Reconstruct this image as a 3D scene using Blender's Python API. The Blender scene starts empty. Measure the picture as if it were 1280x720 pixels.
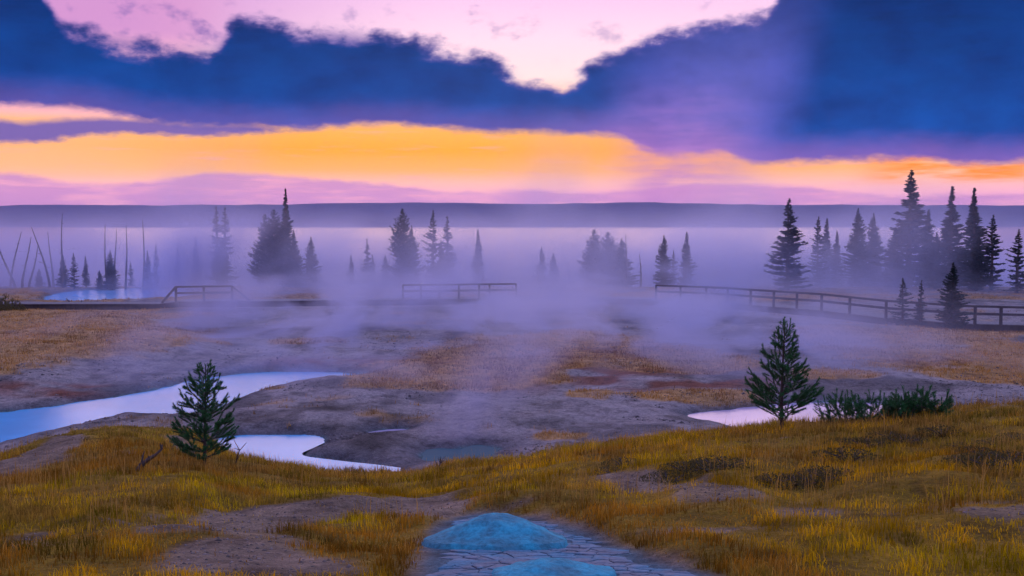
import bpy, math, random
import numpy as np
from mathutils import Vector, Matrix

random.seed(7)
rng = np.random.default_rng(7)
scene = bpy.context.scene
col = scene.collection

# ------------------------------------------------------------------ camera
F = 1250.0                       # focal length in photo pixels (1280 wide)
CZ = 6.8                         # camera height above the lake
HORIZON = 283.5                  # photo row of eye level
PITCH = math.atan((360 - HORIZON) / F)
cd = bpy.data.cameras.new('camera')
cam = bpy.data.objects.new('camera', cd)
col.objects.link(cam)
cd.sensor_width = 36.0
cd.lens = 36.0 * F / 1280.0
cd.clip_start = 0.1
cd.clip_end = 40000
cam.location = (0, 0, CZ)
cam.rotation_euler = (math.pi / 2 - PITCH, 0, 0)
scene.camera = cam

# ------------------------------------------------------------------ render settings
vs = scene.view_settings
vs.view_transform = 'Standard'
vs.look = 'None'
vs.gamma = 1.0
vs.exposure = 0.0
vs.use_curve_mapping = False
scene.render.engine = 'CYCLES'
cy = scene.cycles
cy.use_denoising = True
try:
    cy.denoiser = 'OPENIMAGEDENOISE'
except Exception:
    pass
cy.max_bounces = 6
cy.diffuse_bounces = 2
cy.glossy_bounces = 2
cy.transmission_bounces = 3
cy.volume_bounces = 2
cy.transparent_max_bounces = 8
cy.volume_max_steps = 256
cy.use_adaptive_sampling = True
cy.adaptive_threshold = 0.03
cy.caustics_reflective = False
cy.caustics_refractive = False


def pix_dir(px, row):
    x = (px - 640) / F
    u = (360 - row) / F
    c, s = math.cos(PITCH), math.sin(PITCH)
    return Vector((x, c + s * u, -s + c * u)).normalized()


def azel(px, row):
    d = pix_dir(px, row)
    return math.degrees(math.atan2(d.x, d.y)), math.degrees(math.asin(d.z))


def s2l(r, g, b, k=1.0):
    def f(c):
        c = c / 255
        return c / 12.92 if c <= 0.04045 else ((c + 0.055) / 1.055) ** 2.4
    return (f(r) * k, f(g) * k, f(b) * k, 1.0)


# node building helper
class NT:
    def __init__(self, tree):
        self.t = tree

    def n(self, typ, **kw):
        nd = self.t.nodes.new(typ)
        for k, v in kw.items():
            setattr(nd, k, v)
        return nd

    def put(self, sock, v):
        if isinstance(v, bpy.types.NodeSocket):
            self.t.links.new(v, sock)
        elif v is not None:
            sock.default_value = v

    def m(self, op, a, b=None, c=None, clamp=False):
        nd = self.n('ShaderNodeMath', operation=op, use_clamp=clamp)
        self.put(nd.inputs[0], a)
        if b is not None:
            self.put(nd.inputs[1], b)
        if c is not None:
            self.put(nd.inputs[2], c)
        return nd.outputs[0]

    def sstep(self, v, lo, hi, a=0.0, b=1.0):
        nd = self.n('ShaderNodeMapRange', interpolation_type='SMOOTHSTEP')
        self.put(nd.inputs[0], v)
        self.put(nd.inputs[1], lo)
        self.put(nd.inputs[2], hi)
        self.put(nd.inputs[3], a)
        self.put(nd.inputs[4], b)
        return nd.outputs[0]

    def lin(self, v, lo, hi, a=0.0, b=1.0):
        nd = self.n('ShaderNodeMapRange')
        nd.clamp = True
        self.put(nd.inputs[0], v)
        self.put(nd.inputs[1], lo)
        self.put(nd.inputs[2], hi)
        self.put(nd.inputs[3], a)
        self.put(nd.inputs[4], b)
        return nd.outputs[0]

    def mix(self, f, a, b):
        nd = self.n('ShaderNodeMix', data_type='RGBA')
        self.put(nd.inputs[0], f)
        self.put(nd.inputs[6], a)
        self.put(nd.inputs[7], b)
        return nd.outputs[2]

    def mul(self, a, b, f=1.0):
        nd = self.n('ShaderNodeMix', data_type='RGBA', blend_type='MULTIPLY')
        self.put(nd.inputs[0], f)
        self.put(nd.inputs[6], a)
        self.put(nd.inputs[7], b)
        return nd.outputs[2]

    def noise(self, vec, scale, detail=4, rough=0.55, dist=0.0):
        nd = self.n('ShaderNodeTexNoise')
        if vec is not None:
            self.put(nd.inputs['Vector'], vec)
        nd.inputs['Scale'].default_value = scale
        nd.inputs['Detail'].default_value = detail
        nd.inputs['Roughness'].default_value = rough
        nd.inputs['Distortion'].default_value = dist
        return nd.outputs['Fac']

    def vmul(self, v, xyz):
        nd = self.n('ShaderNodeVectorMath', operation='MULTIPLY')
        self.put(nd.inputs[0], v)
        nd.inputs[1].default_value = xyz
        return nd.outputs[0]

    def vadd(self, v, xyz):
        nd = self.n('ShaderNodeVectorMath', operation='ADD')
        self.put(nd.inputs[0], v)
        nd.inputs[1].default_value = xyz
        return nd.outputs[0]

    def ramp(self, v, stops, interp='LINEAR'):
        nd = self.n('ShaderNodeValToRGB')
        cr = nd.color_ramp
        cr.interpolation = interp
        while len(cr.elements) < len(stops):
            cr.elements.new(0.5)
        for e, (p, c) in zip(cr.elements, stops):
            e.position = p
            e.color = c
        self.put(nd.inputs[0], v)
        return nd.outputs[0]

    def curve(self, v, pts):
        nd = self.n('ShaderNodeFloatCurve')
        cm = nd.mapping
        c = cm.curves[0]
        while len(c.points) < len(pts):
            c.points.new(0.5, 0.5)
        for p, (x, y) in zip(c.points, pts):
            p.location = (x, y)
            p.handle_type = 'AUTO_CLAMPED'
        cm.update()
        self.put(nd.inputs['Value'], v)
        nd.inputs['Factor'].default_value = 1.0
        return nd.outputs[0]


# ------------------------------------------------------------------ world: dusk sky with cloud banks
SUN_AZ, SUN_EL = math.radians(1.0), math.radians(12.0)
world = bpy.data.worlds.new('World')
scene.world = world
world.use_nodes = True
wt = world.node_tree
wt.nodes.clear()
W = NT(wt)
tc = W.n('ShaderNodeTexCoord').outputs['Generated']
sep = W.n('ShaderNodeSeparateXYZ')
wt.links.new(tc, sep.inputs[0])
az = W.m('MULTIPLY', W.m('ARCTAN2', sep.outputs[0], sep.outputs[1]), 180 / math.pi)
el = W.m('MULTIPLY', W.m('ARCSINE', sep.outputs[2]), 180 / math.pi)
aaz = W.m('ABSOLUTE', az)
side = W.sstep(aaz, 29.0, 60.0)                       # beyond the frame
puff = W.m('SUBTRACT', W.noise(W.vmul(tc, (18, 18, 32)), 1.0, 7, 0.58), 0.5)
fine = W.m('SUBTRACT', W.noise(W.vmul(tc, (46, 46, 110)), 1.0, 5, 0.65), 0.5)
streak = W.m('SUBTRACT', W.noise(W.vmul(tc, (14, 14, 120)), 1.0, 3, 0.6), 0.5)
big = W.m('SUBTRACT', W.noise(W.vmul(tc, (2.6, 2.6, 5.0)), 1.0, 3, 0.55), 0.5)
AR = 36.0
azn = W.m('DIVIDE', W.m('ADD', az, AR), 2 * AR, clamp=True)
ELM = 24.0


def edge(points):
    pts = []
    for px, row in points:
        a, e = azel(px, row)
        pts.append(((a + AR) / (2 * AR), max(0.0, min(1.0, e / ELM))))
    if pts[0][0] > 0:
        pts.insert(0, (0.0, pts[0][1]))
    if pts[-1][0] < 1:
        pts.append((1.0, pts[-1][1]))
    return W.m('MULTIPLY', W.curve(azn, pts), ELM)


U = edge([(-120, -120), (20, -60), (62, 2), (85, 32), (150, 46), (215, 60), (262, 60), (300, 24), (345, 26), (375, 36),
          (430, 36), (520, 50), (575, 62), (610, 70), (640, 90), (665, 101), (705, 98), (745, 74), (795, 54),
          (850, 42), (890, 27), (950, 22), (966, 4), (985, -30), (1040, -110), (1150, -200), (1300, -240)])
L = edge([(-150, 134), (0, 134), (70, 137), (125, 142), (165, 151), (220, 159), (300, 163), (380, 165), (450, 158), (500, 159), (600, 167),
          (700, 170), (775, 175), (805, 190), (835, 197), (895, 193), (950, 207), (1010, 205), (1080, 203), (1150, 202),
          (1225, 209), (1300, 205), (1450, 200)])
U2 = edge([(-200, 140), (0, 148), (60, 149), (130, 146), (190, 148), (260, 152), (330, 157), (400, 170), (450, 190), (500, 230)])
L2 = edge([(-200, 185), (0, 181), (60, 178), (100, 172), (180, 170), (260, 172), (330, 168), (400, 165), (450, 162), (500, 162)])
U3 = edge([(-100, 212), (0, 214), (60, 222), (120, 230), (200, 222), (270, 216), (340, 218), (420, 223), (500, 232), (560, 240),
           (650, 237), (720, 240), (780, 236), (840, 231), (920, 228), (1000, 232), (1060, 240), (1150, 243), (1300, 240)])

elL = W.m('ADD', el, W.m('ADD', W.m('MULTIPLY', fine, 0.7), W.m('MULTIPLY', W.m('MULTIPLY', big, 12.0), side)))
elU = W.m('ADD', el, W.m('ADD', W.m('ADD', W.m('MULTIPLY', puff, 3.0), W.m('MULTIPLY', fine, 1.0)),
                         W.m('MULTIPLY', W.m('MULTIPLY', big, 30.0), side)))
dL = W.m('SUBTRACT', elL, L)
dU = W.m('SUBTRACT', U, elU)
main = W.m('MULTIPLY', W.sstep(dL, -0.15, 0.45), W.sstep(dU, -0.35, 0.6))
band2 = W.m('MULTIPLY', W.sstep(W.m('SUBTRACT', elL, L2), -0.1, 0.3),
            W.sstep(W.m('SUBTRACT', U2, W.m('ADD', el, W.m('MULTIPLY', puff, 0.8))), -0.1, 0.35))
low = W.sstep(W.m('SUBTRACT', U3, W.m('ADD', el, W.m('ADD', W.m('MULTIPLY', puff, 0.7), W.m('MULTIPLY', fine, 0.3)))), -0.12, 0.25)

# open sky behind the clouds
E = lambda d: d / 45.0
front = W.ramp(W.m('DIVIDE', el, 45.0, clamp=True), [
    (E(0.0), s2l(232, 160, 205)), (E(1.7), s2l(250, 178, 205)), (E(2.5), s2l(255, 186, 175)),
    (E(3.2), s2l(255, 176, 105)), (E(4.3), s2l(255, 168, 52)), (E(5.4), s2l(255, 178, 84)),
    (E(6.6), s2l(255, 186, 140)), (E(8.4), s2l(255, 222, 222)), (E(10.5), s2l(253, 214, 232)),
    (E(13.0), s2l(240, 192, 232)), (E(18), s2l(165, 172, 250, 1.15)), (E(42), s2l(155, 182, 255, 1.35))])  # stops above the frame lifted and blued to light mist and ground
back = W.ramp(W.m('DIVIDE', el, 45.0, clamp=True), [
    (E(0.0), s2l(205, 150, 215)), (E(3.0), s2l(235, 168, 200)), (E(6.0), s2l(240, 180, 205)),
    (E(13.0), s2l(200, 180, 236)), (E(42), s2l(155, 182, 255, 1.35))])  # overhead stop lifted the same way for its light
sky_c = W.mix(W.sstep(aaz, 30.0, 95.0), front, back)
# orange core varies along the horizon
peach = W.mix(W.sstep(aaz, 12.0, 26.0, 0.0, 0.55), sky_c, s2l(255, 190, 150))
inor = W.m('MULTIPLY', W.sstep(el, 2.2, 3.2), W.sstep(el, 5.8, 7.5, 1.0, 0.0))
inor = W.m('MULTIPLY', inor, W.m('SUBTRACT', 1.0, side))
sky_c = W.mix(inor, sky_c, peach)
lp = W.m('MULTIPLY', W.sstep(az, -14.0, -19.0), W.sstep(el, 5.4, 6.0))
sky_c = W.mix(W.m('MULTIPLY', lp, 0.8), sky_c, s2l(250, 178, 192))
hot = W.m('MULTIPLY', W.m('MULTIPLY', W.sstep(az, 18.0, 22.0), W.sstep(az, 26.0, 29.0, 1.0, 0.0)),
          W.m('MULTIPLY', W.sstep(el, 2.1, 2.7), W.sstep(el, 3.5, 4.2, 1.0, 0.0)))
sky_c = W.mix(W.m('MULTIPLY', hot, W.sstep(streak, -0.15, 0.1)), sky_c, s2l(255, 142, 22))
# pinker high sky towards the left
pk = W.m('MULTIPLY', W.sstep(az, -22.0, -2.0, 1.0, 0.0), W.sstep(el, 8.5, 10.5))
sky_c = W.mix(W.m('MULTIPLY', pk, W.m('SUBTRACT', 0.85, W.m('MULTIPLY', side, 0.5))), sky_c, s2l(196, 136, 200))
topl = W.m('MULTIPLY', W.sstep(az, -6.0, 6.0, 1.0, 0.25), W.sstep(W.m('ADD', el, W.m('MULTIPLY', puff, 4.0)), 12.5, 16.0))  # blue bank above the frame, added to cool the pool reflections
sky_c = W.mix(W.m('MULTIPLY', topl, 0.6), sky_c, s2l(96, 128, 214))
# thin lilac streaks inside the orange
stk = W.m('MULTIPLY', W.sstep(streak, 0.05, 0.25), W.sstep(el, 6.5, 8.0, 0.35, 0.0))
sky_c = W.mix(stk, sky_c, s2l(238, 168, 186))
# scattered broken cloud in the upper sky
wisp = W.m('MULTIPLY', W.sstep(W.m('ADD', W.m('ADD', puff, W.m('MULTIPLY', fine, 0.2)), W.m('MULTIPLY', big, 0.5)), 0.02, 0.22), W.sstep(el, 8.5, 10.5))
wisp = W.m('MULTIPLY', wisp, W.sstep(az, -4.0, 4.0, 0.85, 0.45))
sky_c = W.mix(wisp, sky_c, s2l(112, 92, 168))
# high broken decks outside the picture
deck = W.m('MULTIPLY', W.sstep(big, 0.07, 0.2), W.sstep(el, 15.0, 24.0))
sky_c = W.mix(W.m('MULTIPLY', deck, 0.8), sky_c, s2l(96, 128, 214))

# cloud colours
blue = W.ramp(W.m('DIVIDE', el, 45.0, clamp=True), [
    (E(3.5), s2l(0, 72, 162)), (E(7.0), s2l(0, 62, 142)), (E(9.5), s2l(0, 54, 126)), (E(13.0), s2l(0, 40, 102)),
    (E(40), s2l(20, 66, 140))])
blue = W.mul(blue, W.ramp(W.m('ADD', puff, 0.5), [(0.3, (0.62, 0.66, 0.72, 1)), (0.5, (1, 1, 1, 1)), (0.70, (1.1, 1.34, 1.26, 1))]))
blue = W.mix(W.sstep(streak, -0.25, 0.3, 0.0, 0.2), blue, s2l(8, 66, 158))
veil = W.m('MULTIPLY', W.sstep(az, 4.0, 9.5), W.sstep(W.m('ADD', az, W.m('MULTIPLY', el, -0.25)), 12.0, 15.5, 1.0, 0.0))
veil = W.m('MULTIPLY', veil, W.sstep(el, 12.5, 7.0, 0.25, 0.85))
blue = W.mix(W.m('MULTIPLY', veil, W.sstep(puff, -0.3, 0.2, 0.6, 1.0)), blue, s2l(86, 90, 188))
lowp = W.m('MULTIPLY', W.sstep(az, 0.0, 8.0, 0.5, 1.0), W.sstep(dL, 2.0, 0.0))
blue = W.mix(W.m('MULTIPLY', lowp, 0.75), blue, s2l(140, 98, 182))
rim = W.m('MULTIPLY', W.sstep(dU, 0.9, 0.0), W.sstep(el, 6.0, 8.0))
blue = W.mix(W.m('MULTIPLY', rim, 0.6), blue, s2l(122, 100, 180))

sky_c = W.mix(W.m('MULTIPLY', low, 0.8), sky_c, W.mix(W.sstep(streak, -0.1, 0.2), s2l(196, 134, 198), s2l(232, 160, 200)))
sky_c = W.mix(W.m('MULTIPLY', band2, 0.92), sky_c, s2l(98, 86, 172))
sky_c = W.mix(main, sky_c, blue)

fall = W.m('MULTIPLY', W.m('MULTIPLY', W.sstep(az, 4.5, 8.5), W.sstep(az, 9.5, 15.0, 1.0, 0.0)), W.sstep(el, 9.0, 4.0))
fall = W.m('MULTIPLY', fall, W.sstep(W.m('ADD', streak, puff), -0.25, 0.3, 0.3, 0.75))
sky_c = W.mix(fall, sky_c, s2l(182, 122, 196))
nsky = W.n('ShaderNodeTexSky', sky_type='NISHITA')
nsky.sun_disc = False
nsky.sun_elevation = SUN_EL
nsky.sun_rotation = SUN_AZ
nsky.air_density = 1.2
nsky.dust_density = 1.5
bg1 = W.n('ShaderNodeBackground')
wt.links.new(sky_c, bg1.inputs[0])
bg1.inputs[1].default_value = 1.15
bg2 = W.n('ShaderNodeBackground')
wt.links.new(nsky.outputs[0], bg2.inputs[0])
bg2.inputs[1].default_value = 0.0003
add = W.n('ShaderNodeAddShader')
wt.links.new(bg1.outputs[0], add.inputs[0])
wt.links.new(bg2.outputs[0], add.inputs[1])
wo = W.n('ShaderNodeOutputWorld')
wt.links.new(add.outputs[0], wo.inputs[0])
world.cycles.sampling_method = 'MANUAL'
world.cycles.sample_map_resolution = 1024

# sun: weak, broad and warm, low behind the cloud bank over the lake
sd = bpy.data.lights.new('sun', 'SUN')
sd.energy = 1.05
sd.angle = math.radians(50)
sd.color = (1.0, 0.64, 0.50)
sun = bpy.data.objects.new('sun', sd)
col.objects.link(sun)
sv = Vector((math.sin(SUN_AZ) * math.cos(SUN_EL), math.cos(SUN_AZ) * math.cos(SUN_EL), math.sin(SUN_EL)))
sun.rotation_euler = sv.to_track_quat('Z', 'Y').to_euler()
sun.location = (0, 60, 60)

# ------------------------------------------------------------------ helpers


def tag(o, label=None, cat=None, group=None, kind=None):
    if label:
        o['label'] = label
    if cat:
        o['category'] = cat
    if group:
        o['group'] = group
    if kind:
        o['kind'] = kind
    return o


def mk_mesh(name, verts, faces, mats=(), smooth=False, colors=None, midx=None):
    verts = np.asarray(verts, dtype=np.float32)
    faces = np.asarray(faces, dtype=np.int32)
    me = bpy.data.meshes.new(name)
    me.vertices.add(len(verts))
    me.vertices.foreach_set('co', verts.ravel())
    k = faces.shape[1]
    me.loops.add(faces.size)
    me.loops.foreach_set('vertex_index', faces.ravel())
    me.polygons.add(len(faces))
    me.polygons.foreach_set('loop_start', np.arange(0, faces.size, k, dtype=np.int32))
    me.polygons.foreach_set('loop_total', np.full(len(faces), k, dtype=np.int32))
    for m_ in mats:
        me.materials.append(m_)
    if midx is not None:
        me.polygons.foreach_set('material_index', np.asarray(midx, dtype=np.int32))
    if smooth:
        me.polygons.foreach_set('use_smooth', np.ones(len(faces), dtype=bool))
    me.update(calc_edges=True)
    if colors is not None:
        a = me.color_attributes.new('tint', 'FLOAT_COLOR', 'POINT')
        c4 = np.ones((len(verts), 4), dtype=np.float32)
        c4[:, :3] = colors
        a.data.foreach_set('color', c4.ravel())
    return me


def link(name, me, parent=None, loc=None, rotz=0.0):
    o = bpy.data.objects.new(name, me)
    col.objects.link(o)
    if parent is not None:
        o.parent = parent
    if loc is not None:
        o.location = loc
    if rotz:
        o.rotation_euler = (0, 0, rotz)
    return o


class MB:
    """collects polygons of one mesh"""

    def __init__(self):
        self.v, self.f, self.mi = [], [], []

    def tube(self, pts, radii, sides=6, mi=0, cap=True):
        base = len(self.v)
        pts = [Vector(p) for p in pts]
        n = len(pts)
        for i, p in enumerate(pts):
            t = (pts[min(i + 1, n - 1)] - pts[max(i - 1, 0)]).normalized()
            a = Vector((1, 0, 0)) if abs(t.x) < 0.8 else Vector((0, 1, 0))
            u = t.cross(a).normalized()
            w = t.cross(u)
            for k in range(sides):
                an = 2 * math.pi * k / sides
                self.v.append(tuple(p + (u * math.cos(an) + w * math.sin(an)) * radii[i]))
        for i in range(n - 1):
            for k in range(sides):
                a0 = base + i * sides + k
                a1 = base + i * sides + (k + 1) % sides
                self.f.append((a0, a1, a1 + sides, a0 + sides))
                self.mi.append(mi)
        if cap:
            self.f.append(tuple(base + (n - 1) * sides + k for k in range(sides)))
            self.mi.append(mi)
            self.f.append(tuple(base + k for k in reversed(range(sides))))
            self.mi.append(mi)

    def box(self, c, ax, ay, az_, mi=0):
        """c centre, ax/ay/az half-axis vectors"""
        base = len(self.v)
        c, ax, ay, az_ = Vector(c), Vector(ax), Vector(ay), Vector(az_)
        for sz in (-1, 1):
            for sx, sy in ((-1, -1), (1, -1), (1, 1), (-1, 1)):
                self.v.append(tuple(c + ax * sx + ay * sy + az_ * sz))
        for q in ((3, 2, 1, 0), (4, 5, 6, 7), (0, 1, 5, 4), (1, 2, 6, 5), (2, 3, 7, 6), (3, 0, 4, 7)):
            self.f.append(tuple(base + k for k in q))
            self.mi.append(mi)

    def bar(self, a, b, w, h, mi=0):
        a, b = Vector(a), Vector(b)
        d = b - a
        s = Vector((-d.y, d.x, 0))
        s = s.normalized() if s.length > 1e-6 else Vector((1, 0, 0))
        up = d.normalized().cross(s) if d.length else Vector((0, 0, 1))
        self.box((a + b) / 2, d / 2, s * w / 2, up * h / 2, mi)

    def mesh(self, name, mats, smooth=False):
        me = bpy.data.meshes.new(name)
        me.from_pydata(self.v, [], self.f)
        for m_ in mats:
            me.materials.append(m_)
        me.polygons.foreach_set('material_index', self.mi)
        if smooth:
            me.polygons.foreach_set('use_smooth', [True] * len(self.f))
        me.update()
        return me


def hash2(ix, iy, seed):
    h = (ix.astype(np.int64) * 374761393 + iy.astype(np.int64) * 668265263 + seed * 1442695041) & 0xFFFFFFFF
    h = ((h ^ (h >> 13)) * 1274126177) & 0xFFFFFFFF
    h = h ^ (h >> 16)
    return (h & 0xFFFF).astype(np.float64) / 65535.0


def vnoise(x, y, seed=0):
    ix, iy = np.floor(x), np.floor(y)
    fx, fy = x - ix, y - iy
    fx = fx * fx * fx * (fx * (fx * 6 - 15) + 10)
    fy = fy * fy * fy * (fy * (fy * 6 - 15) + 10)
    a, b = hash2(ix, iy, seed), hash2(ix + 1, iy, seed)
    c, d = hash2(ix, iy + 1, seed), hash2(ix + 1, iy + 1, seed)
    return (a + (b - a) * fx) * (1 - fy) + (c + (d - c) * fx) * fy


def fbm(x, y, seed=0, oct_=4):
    s, a, t = 0.0, 0.5, 0.0
    for o in range(oct_):
        s = s + a * vnoise(x * 2 ** o + 17.3 * o, y * 2 ** o - 9.1 * o, seed + o)
        t += a
        a *= 0.5
    return s / t - 0.5            # about -0.5 .. 0.5


def sm(x, a, b):
    t = np.clip((x - a) / (b - a), 0, 1)
    return t * t * (3 - 2 * t)


def poly_sd(P, X, Y):
    """signed distance to polygon P (n,2), negative inside"""
    P = np.asarray(P, float)
    shp = np.shape(X)
    X, Y = np.ravel(X), np.ravel(Y)
    d2 = np.full(X.shape, 1e18)
    inside = np.zeros(X.shape, bool)
    n = len(P)
    for i in range(n):
        ax, ay = P[i]
        bx, by = P[(i + 1) % n]
        ex, ey = bx - ax, by - ay
        wx, wy = X - ax, Y - ay
        t = np.clip((wx * ex + wy * ey) / (ex * ex + ey * ey + 1e-12), 0, 1)
        d2 = np.minimum(d2, (wx - ex * t) ** 2 + (wy - ey * t) ** 2)
        cross = ((ay > Y) != (by > Y)) & (X < (bx - ax) * (Y - ay) / (by - ay + 1e-12) + ax)
        inside ^= cross
    d = np.sqrt(d2)
    return np.where(inside, -d, d).reshape(shp)


def on_plane(px, row, z):
    d = pix_dir(px, row)
    t = (z - CZ) / d.z
    return (d.x * t, d.y * t)


def smooth_poly(P, it=2):
    P = [tuple(p) for p in P]
    for _ in range(it):
        Q = []
        for i in range(len(P)):
            a, b = P[i], P[(i + 1) % len(P)]
            Q.append((a[0] * .75 + b[0] * .25, a[1] * .75 + b[1] * .25))
            Q.append((a[0] * .25 + b[0] * .75, a[1] * .25 + b[1] * .75))
        P = Q
    return P


# ------------------------------------------------------------------ terrain
ZW = 0.8                          # level of the hot pools
POOLS_PX = {
    'blue': [(-140, 522), (0, 516), (60, 509), (120, 500), (180, 490), (240, 476), (310, 465), (400, 465), (455, 467), (470, 469),
             (440, 473), (390, 476), (345, 483), (305, 496), (275, 510), (235, 521), (200, 518), (160, 517), (115, 526), (60, 541),
             (0, 556), (-140, 590)],
    'inlet': [(265, 549), (300, 545), (370, 543), (408, 546), (409, 553), (390, 562), (376, 568), (400, 571), (450, 577), (492, 583),
              (494, 592), (420, 594), (350, 586), (280, 578)],
    'sliver': [(456, 541), (485, 536), (512, 536), (508, 540), (480, 543), (460, 544)],
    'teal': [(528, 563), (545, 559), (572, 560), (590, 555), (612, 556), (632, 561), (618, 567), (626, 572), (580, 580), (545, 578), (520, 571)],
    'back': [(50, 377.5), (130, 377), (205, 376), (242, 370), (235, 362), (160, 360), (95, 363), (60, 369)],
    'pink': [(852, 519), (890, 514), (940, 510), (1010, 502), (1080, 503), (1150, 507), (1225, 508), (1260, 514), (1250, 530),
             (1120, 545), (1000, 550), (950, 542), (910, 532), (875, 525)],
}
POOLS = {k: smooth_poly([on_plane(x, y, ZW) for x, y in v], 2) for k, v in POOLS_PX.items()}

# brow of the near hill: photo column -> (photo row, distance)
BROW = np.array([(-600, 600, 15.5), (-200, 592, 15.5), (0, 574, 16.5), (55, 558, 18.5), (110, 541, 20.5), (150, 536, 21), (200, 537, 21),
                 (235, 543, 19.5), (290, 572, 17), (350, 583, 16.3), (420, 592, 16), (500, 595, 16), (600, 580, 15.5), (700, 566, 15.5),
                 (800, 553, 15.5), (900, 542, 15.5), (1000, 536, 15), (1100, 527, 14.5), (1200, 519, 14), (1280, 512, 13.6),
                 (1500, 498, 13), (1900, 490, 12.5)], float)
_bx = np.linspace(-700, 2000, 541)
_k = np.exp(-0.5 * (np.arange(-6, 7) / 2.6) ** 2)
_k /= _k.sum()


def _sm1(v):
    return np.convolve(np.pad(v, 6, mode='edge'), _k, mode='valid')


_brow_row = _sm1(np.interp(_bx, BROW[:, 0], BROW[:, 1]))
_brow_y = _sm1(np.interp(_bx, BROW[:, 0], BROW[:, 2]))

SHELF_PX = smooth_poly([on_plane(x, y, 1.55) for x, y in [(-400, 480), (-100, 478), (0, 472), (80, 464), (160, 448), (230, 436), (280, 428),
                        (260, 412), (200, 398), (200, 388), (-400, 388)]], 2)


BW = [(-260, 5.62, 73.5), (20, 5.62, 73.5), (205, 5.58, 73.2), (228, 5.40, 73.0), (296, 5.38, 73.2), (312, 5.42, 73.6), (500, 5.42, 75.2), (645, 5.40, 76.5),
      (740, 5.46, 77.2), (824, 5.55, 77.0), (900, 5.52, 74.0), (1040, 5.50, 66.0), (1120, 5.66, 62.3), (1200, 5.88, 61.4), (1290, 5.95, 61.0), (1500, 5.95, 60.5)]
bwp = [Vector(((px - 640) / F * Y, Y, CZ - d)) for px, d, Y in BW]


def bw_bed(X, Y, b):
    """keep the ground clear below the boardwalk"""
    sel = (Y > 54) & (Y < 84)
    if not sel.any():
        return b
    x, y, z = X[sel], Y[sel], b[sel].copy()
    best = np.full(x.shape, 99.0)
    bz = np.zeros(x.shape)
    for p0, p1 in zip(bwp[:-1], bwp[1:]):
        ex, ey = p1.x - p0.x, p1.y - p0.y
        t = np.clip(((x - p0.x) * ex + (y - p0.y) * ey) / (ex * ex + ey * ey), 0, 1)
        d = np.hypot(x - p0.x - ex * t, y - p0.y - ey * t)
        m_ = d < best
        best = np.where(m_, d, best)
        bz = np.where(m_, p0.z + (p1.z - p0.z) * t, bz)
    lim = bz - 0.42 + np.maximum(best - 2.0, 0) * 0.12
    b = b.copy()
    b[sel] = np.minimum(z, lim)
    return b


def hill_z(X, Y):
    Yc = np.maximum(Y, 2.0)
    px = 640 + F * X / (Yc + 0.2)
    r = np.interp(px, _bx, _brow_row)
    yb = np.interp(px, _bx, _brow_y)
    db = (r - HORIZON) / F * yb
    dn = 1.68
    yn = 4.8
    s = (Y - yn) / (yb - yn)
    near = dn + (db - dn) * s - 0.10 * np.sin(np.clip(s, 0, 1) * math.pi) * sm(px, 300, 900)
    near = np.where(s < 0, dn + (db - dn) * np.maximum(s, -0.25) * 0.5, near)
    over = np.maximum(Y - yb, 0)
    sl = (db - dn) / (yb - yn)
    far = db + sl * over + 0.055 * over ** 2
    d = np.where(Y <= yb, near, far)
    z = CZ - d
    amp = sm(Y, 4, 7)
    z = z + amp * (0.18 * fbm(X / 2.4, Y / 2.4, 3) + 0.19 * fbm(X / 0.75, Y / 0.75, 8, 3)) * (1 - sm(Y, 26, 40))
    return z


def basin_z(X, Y):
    b = 1.08 + 0.30 * fbm(X / 9, Y / 9, 21) + 0.30 * fbm(X / 2.5, Y / 2.5, 22) + 0.12 * fbm(X / 0.8, Y / 0.8, 23, 2)
    sd_ = poly_sd(SHELF_PX, X, Y)
    b = b + 0.62 * (1 - sm(sd_, -3.2, 1.0)) * (1 - sm(Y, 62, 72))
    # towards the lake
    b = np.where(Y > 70, b + (0.25 - 1.1) * sm(Y, 93, 108), b)
    b = b - 1.3 * sm(Y, 104, 135) - 3.0 * sm(Y, 135, 900)
    return bw_bed(X, Y, b)


def terrain(X, Y, pools=True):
    X = np.asarray(X, float)
    Y = np.asarray(Y, float)
    b = basin_z(X, Y)
    if pools:
        sel = (Y > 20) & (Y < 100)
        if sel.any():
            xs, ys, bs = X[sel], Y[sel], b[sel].copy()
            jit = 0.6 * fbm(xs / 1.3, ys / 1.3, 41, 4) + 0.25 * fbm(xs / 0.35, ys / 0.35, 42, 2)
            for k, P in POOLS.items():
                d = poly_sd(P, xs, ys) + jit * (0.4 if k in ('sliver',) else 1.0)
                rim = {'blue': 0.55, 'sliver': 0.4}.get(k, 0.7)
                out = ZW + np.maximum(bs - ZW, 0.02) * (1 - np.exp(-np.maximum(d, 0) / rim))
                ins = ZW - 0.4 * (1 - np.exp(np.minimum(d, 0) / 0.7))
                bs = np.where(d > 0, np.where(bs < ZW, bs, out), ins)
            b = b.copy()
            b[sel] = bs
    h = hill_z(X, Y)
    k = 0.25
    hh = np.clip(0.5 + 0.5 * (h - b) / k, 0, 1)
    z = b * (1 - hh) + h * hh + k * hh * (1 - hh) * 0.5
    return z, hh


def ray_ground(px, row, y0=3.5, y1=130):
    d = pix_dir(px, row)
    ts = np.geomspace(y0, y1, 900)
    X, Y, Z = d.x / d.y * ts, ts, CZ + d.z / d.y * ts
    g, _ = terrain(X, Y)
    i = np.argmax(Z < g) if (Z < g).any() else len(ts) - 1
    return (float(X[i]), float(Y[i]), float(g[i]))


def gp(px, row):
    x, y, _ = ray_ground(px, row)
    return (x, y)


def ground_at(x, y):
    return float(terrain(np.array([x]), np.array([y]))[0][0])


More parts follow.
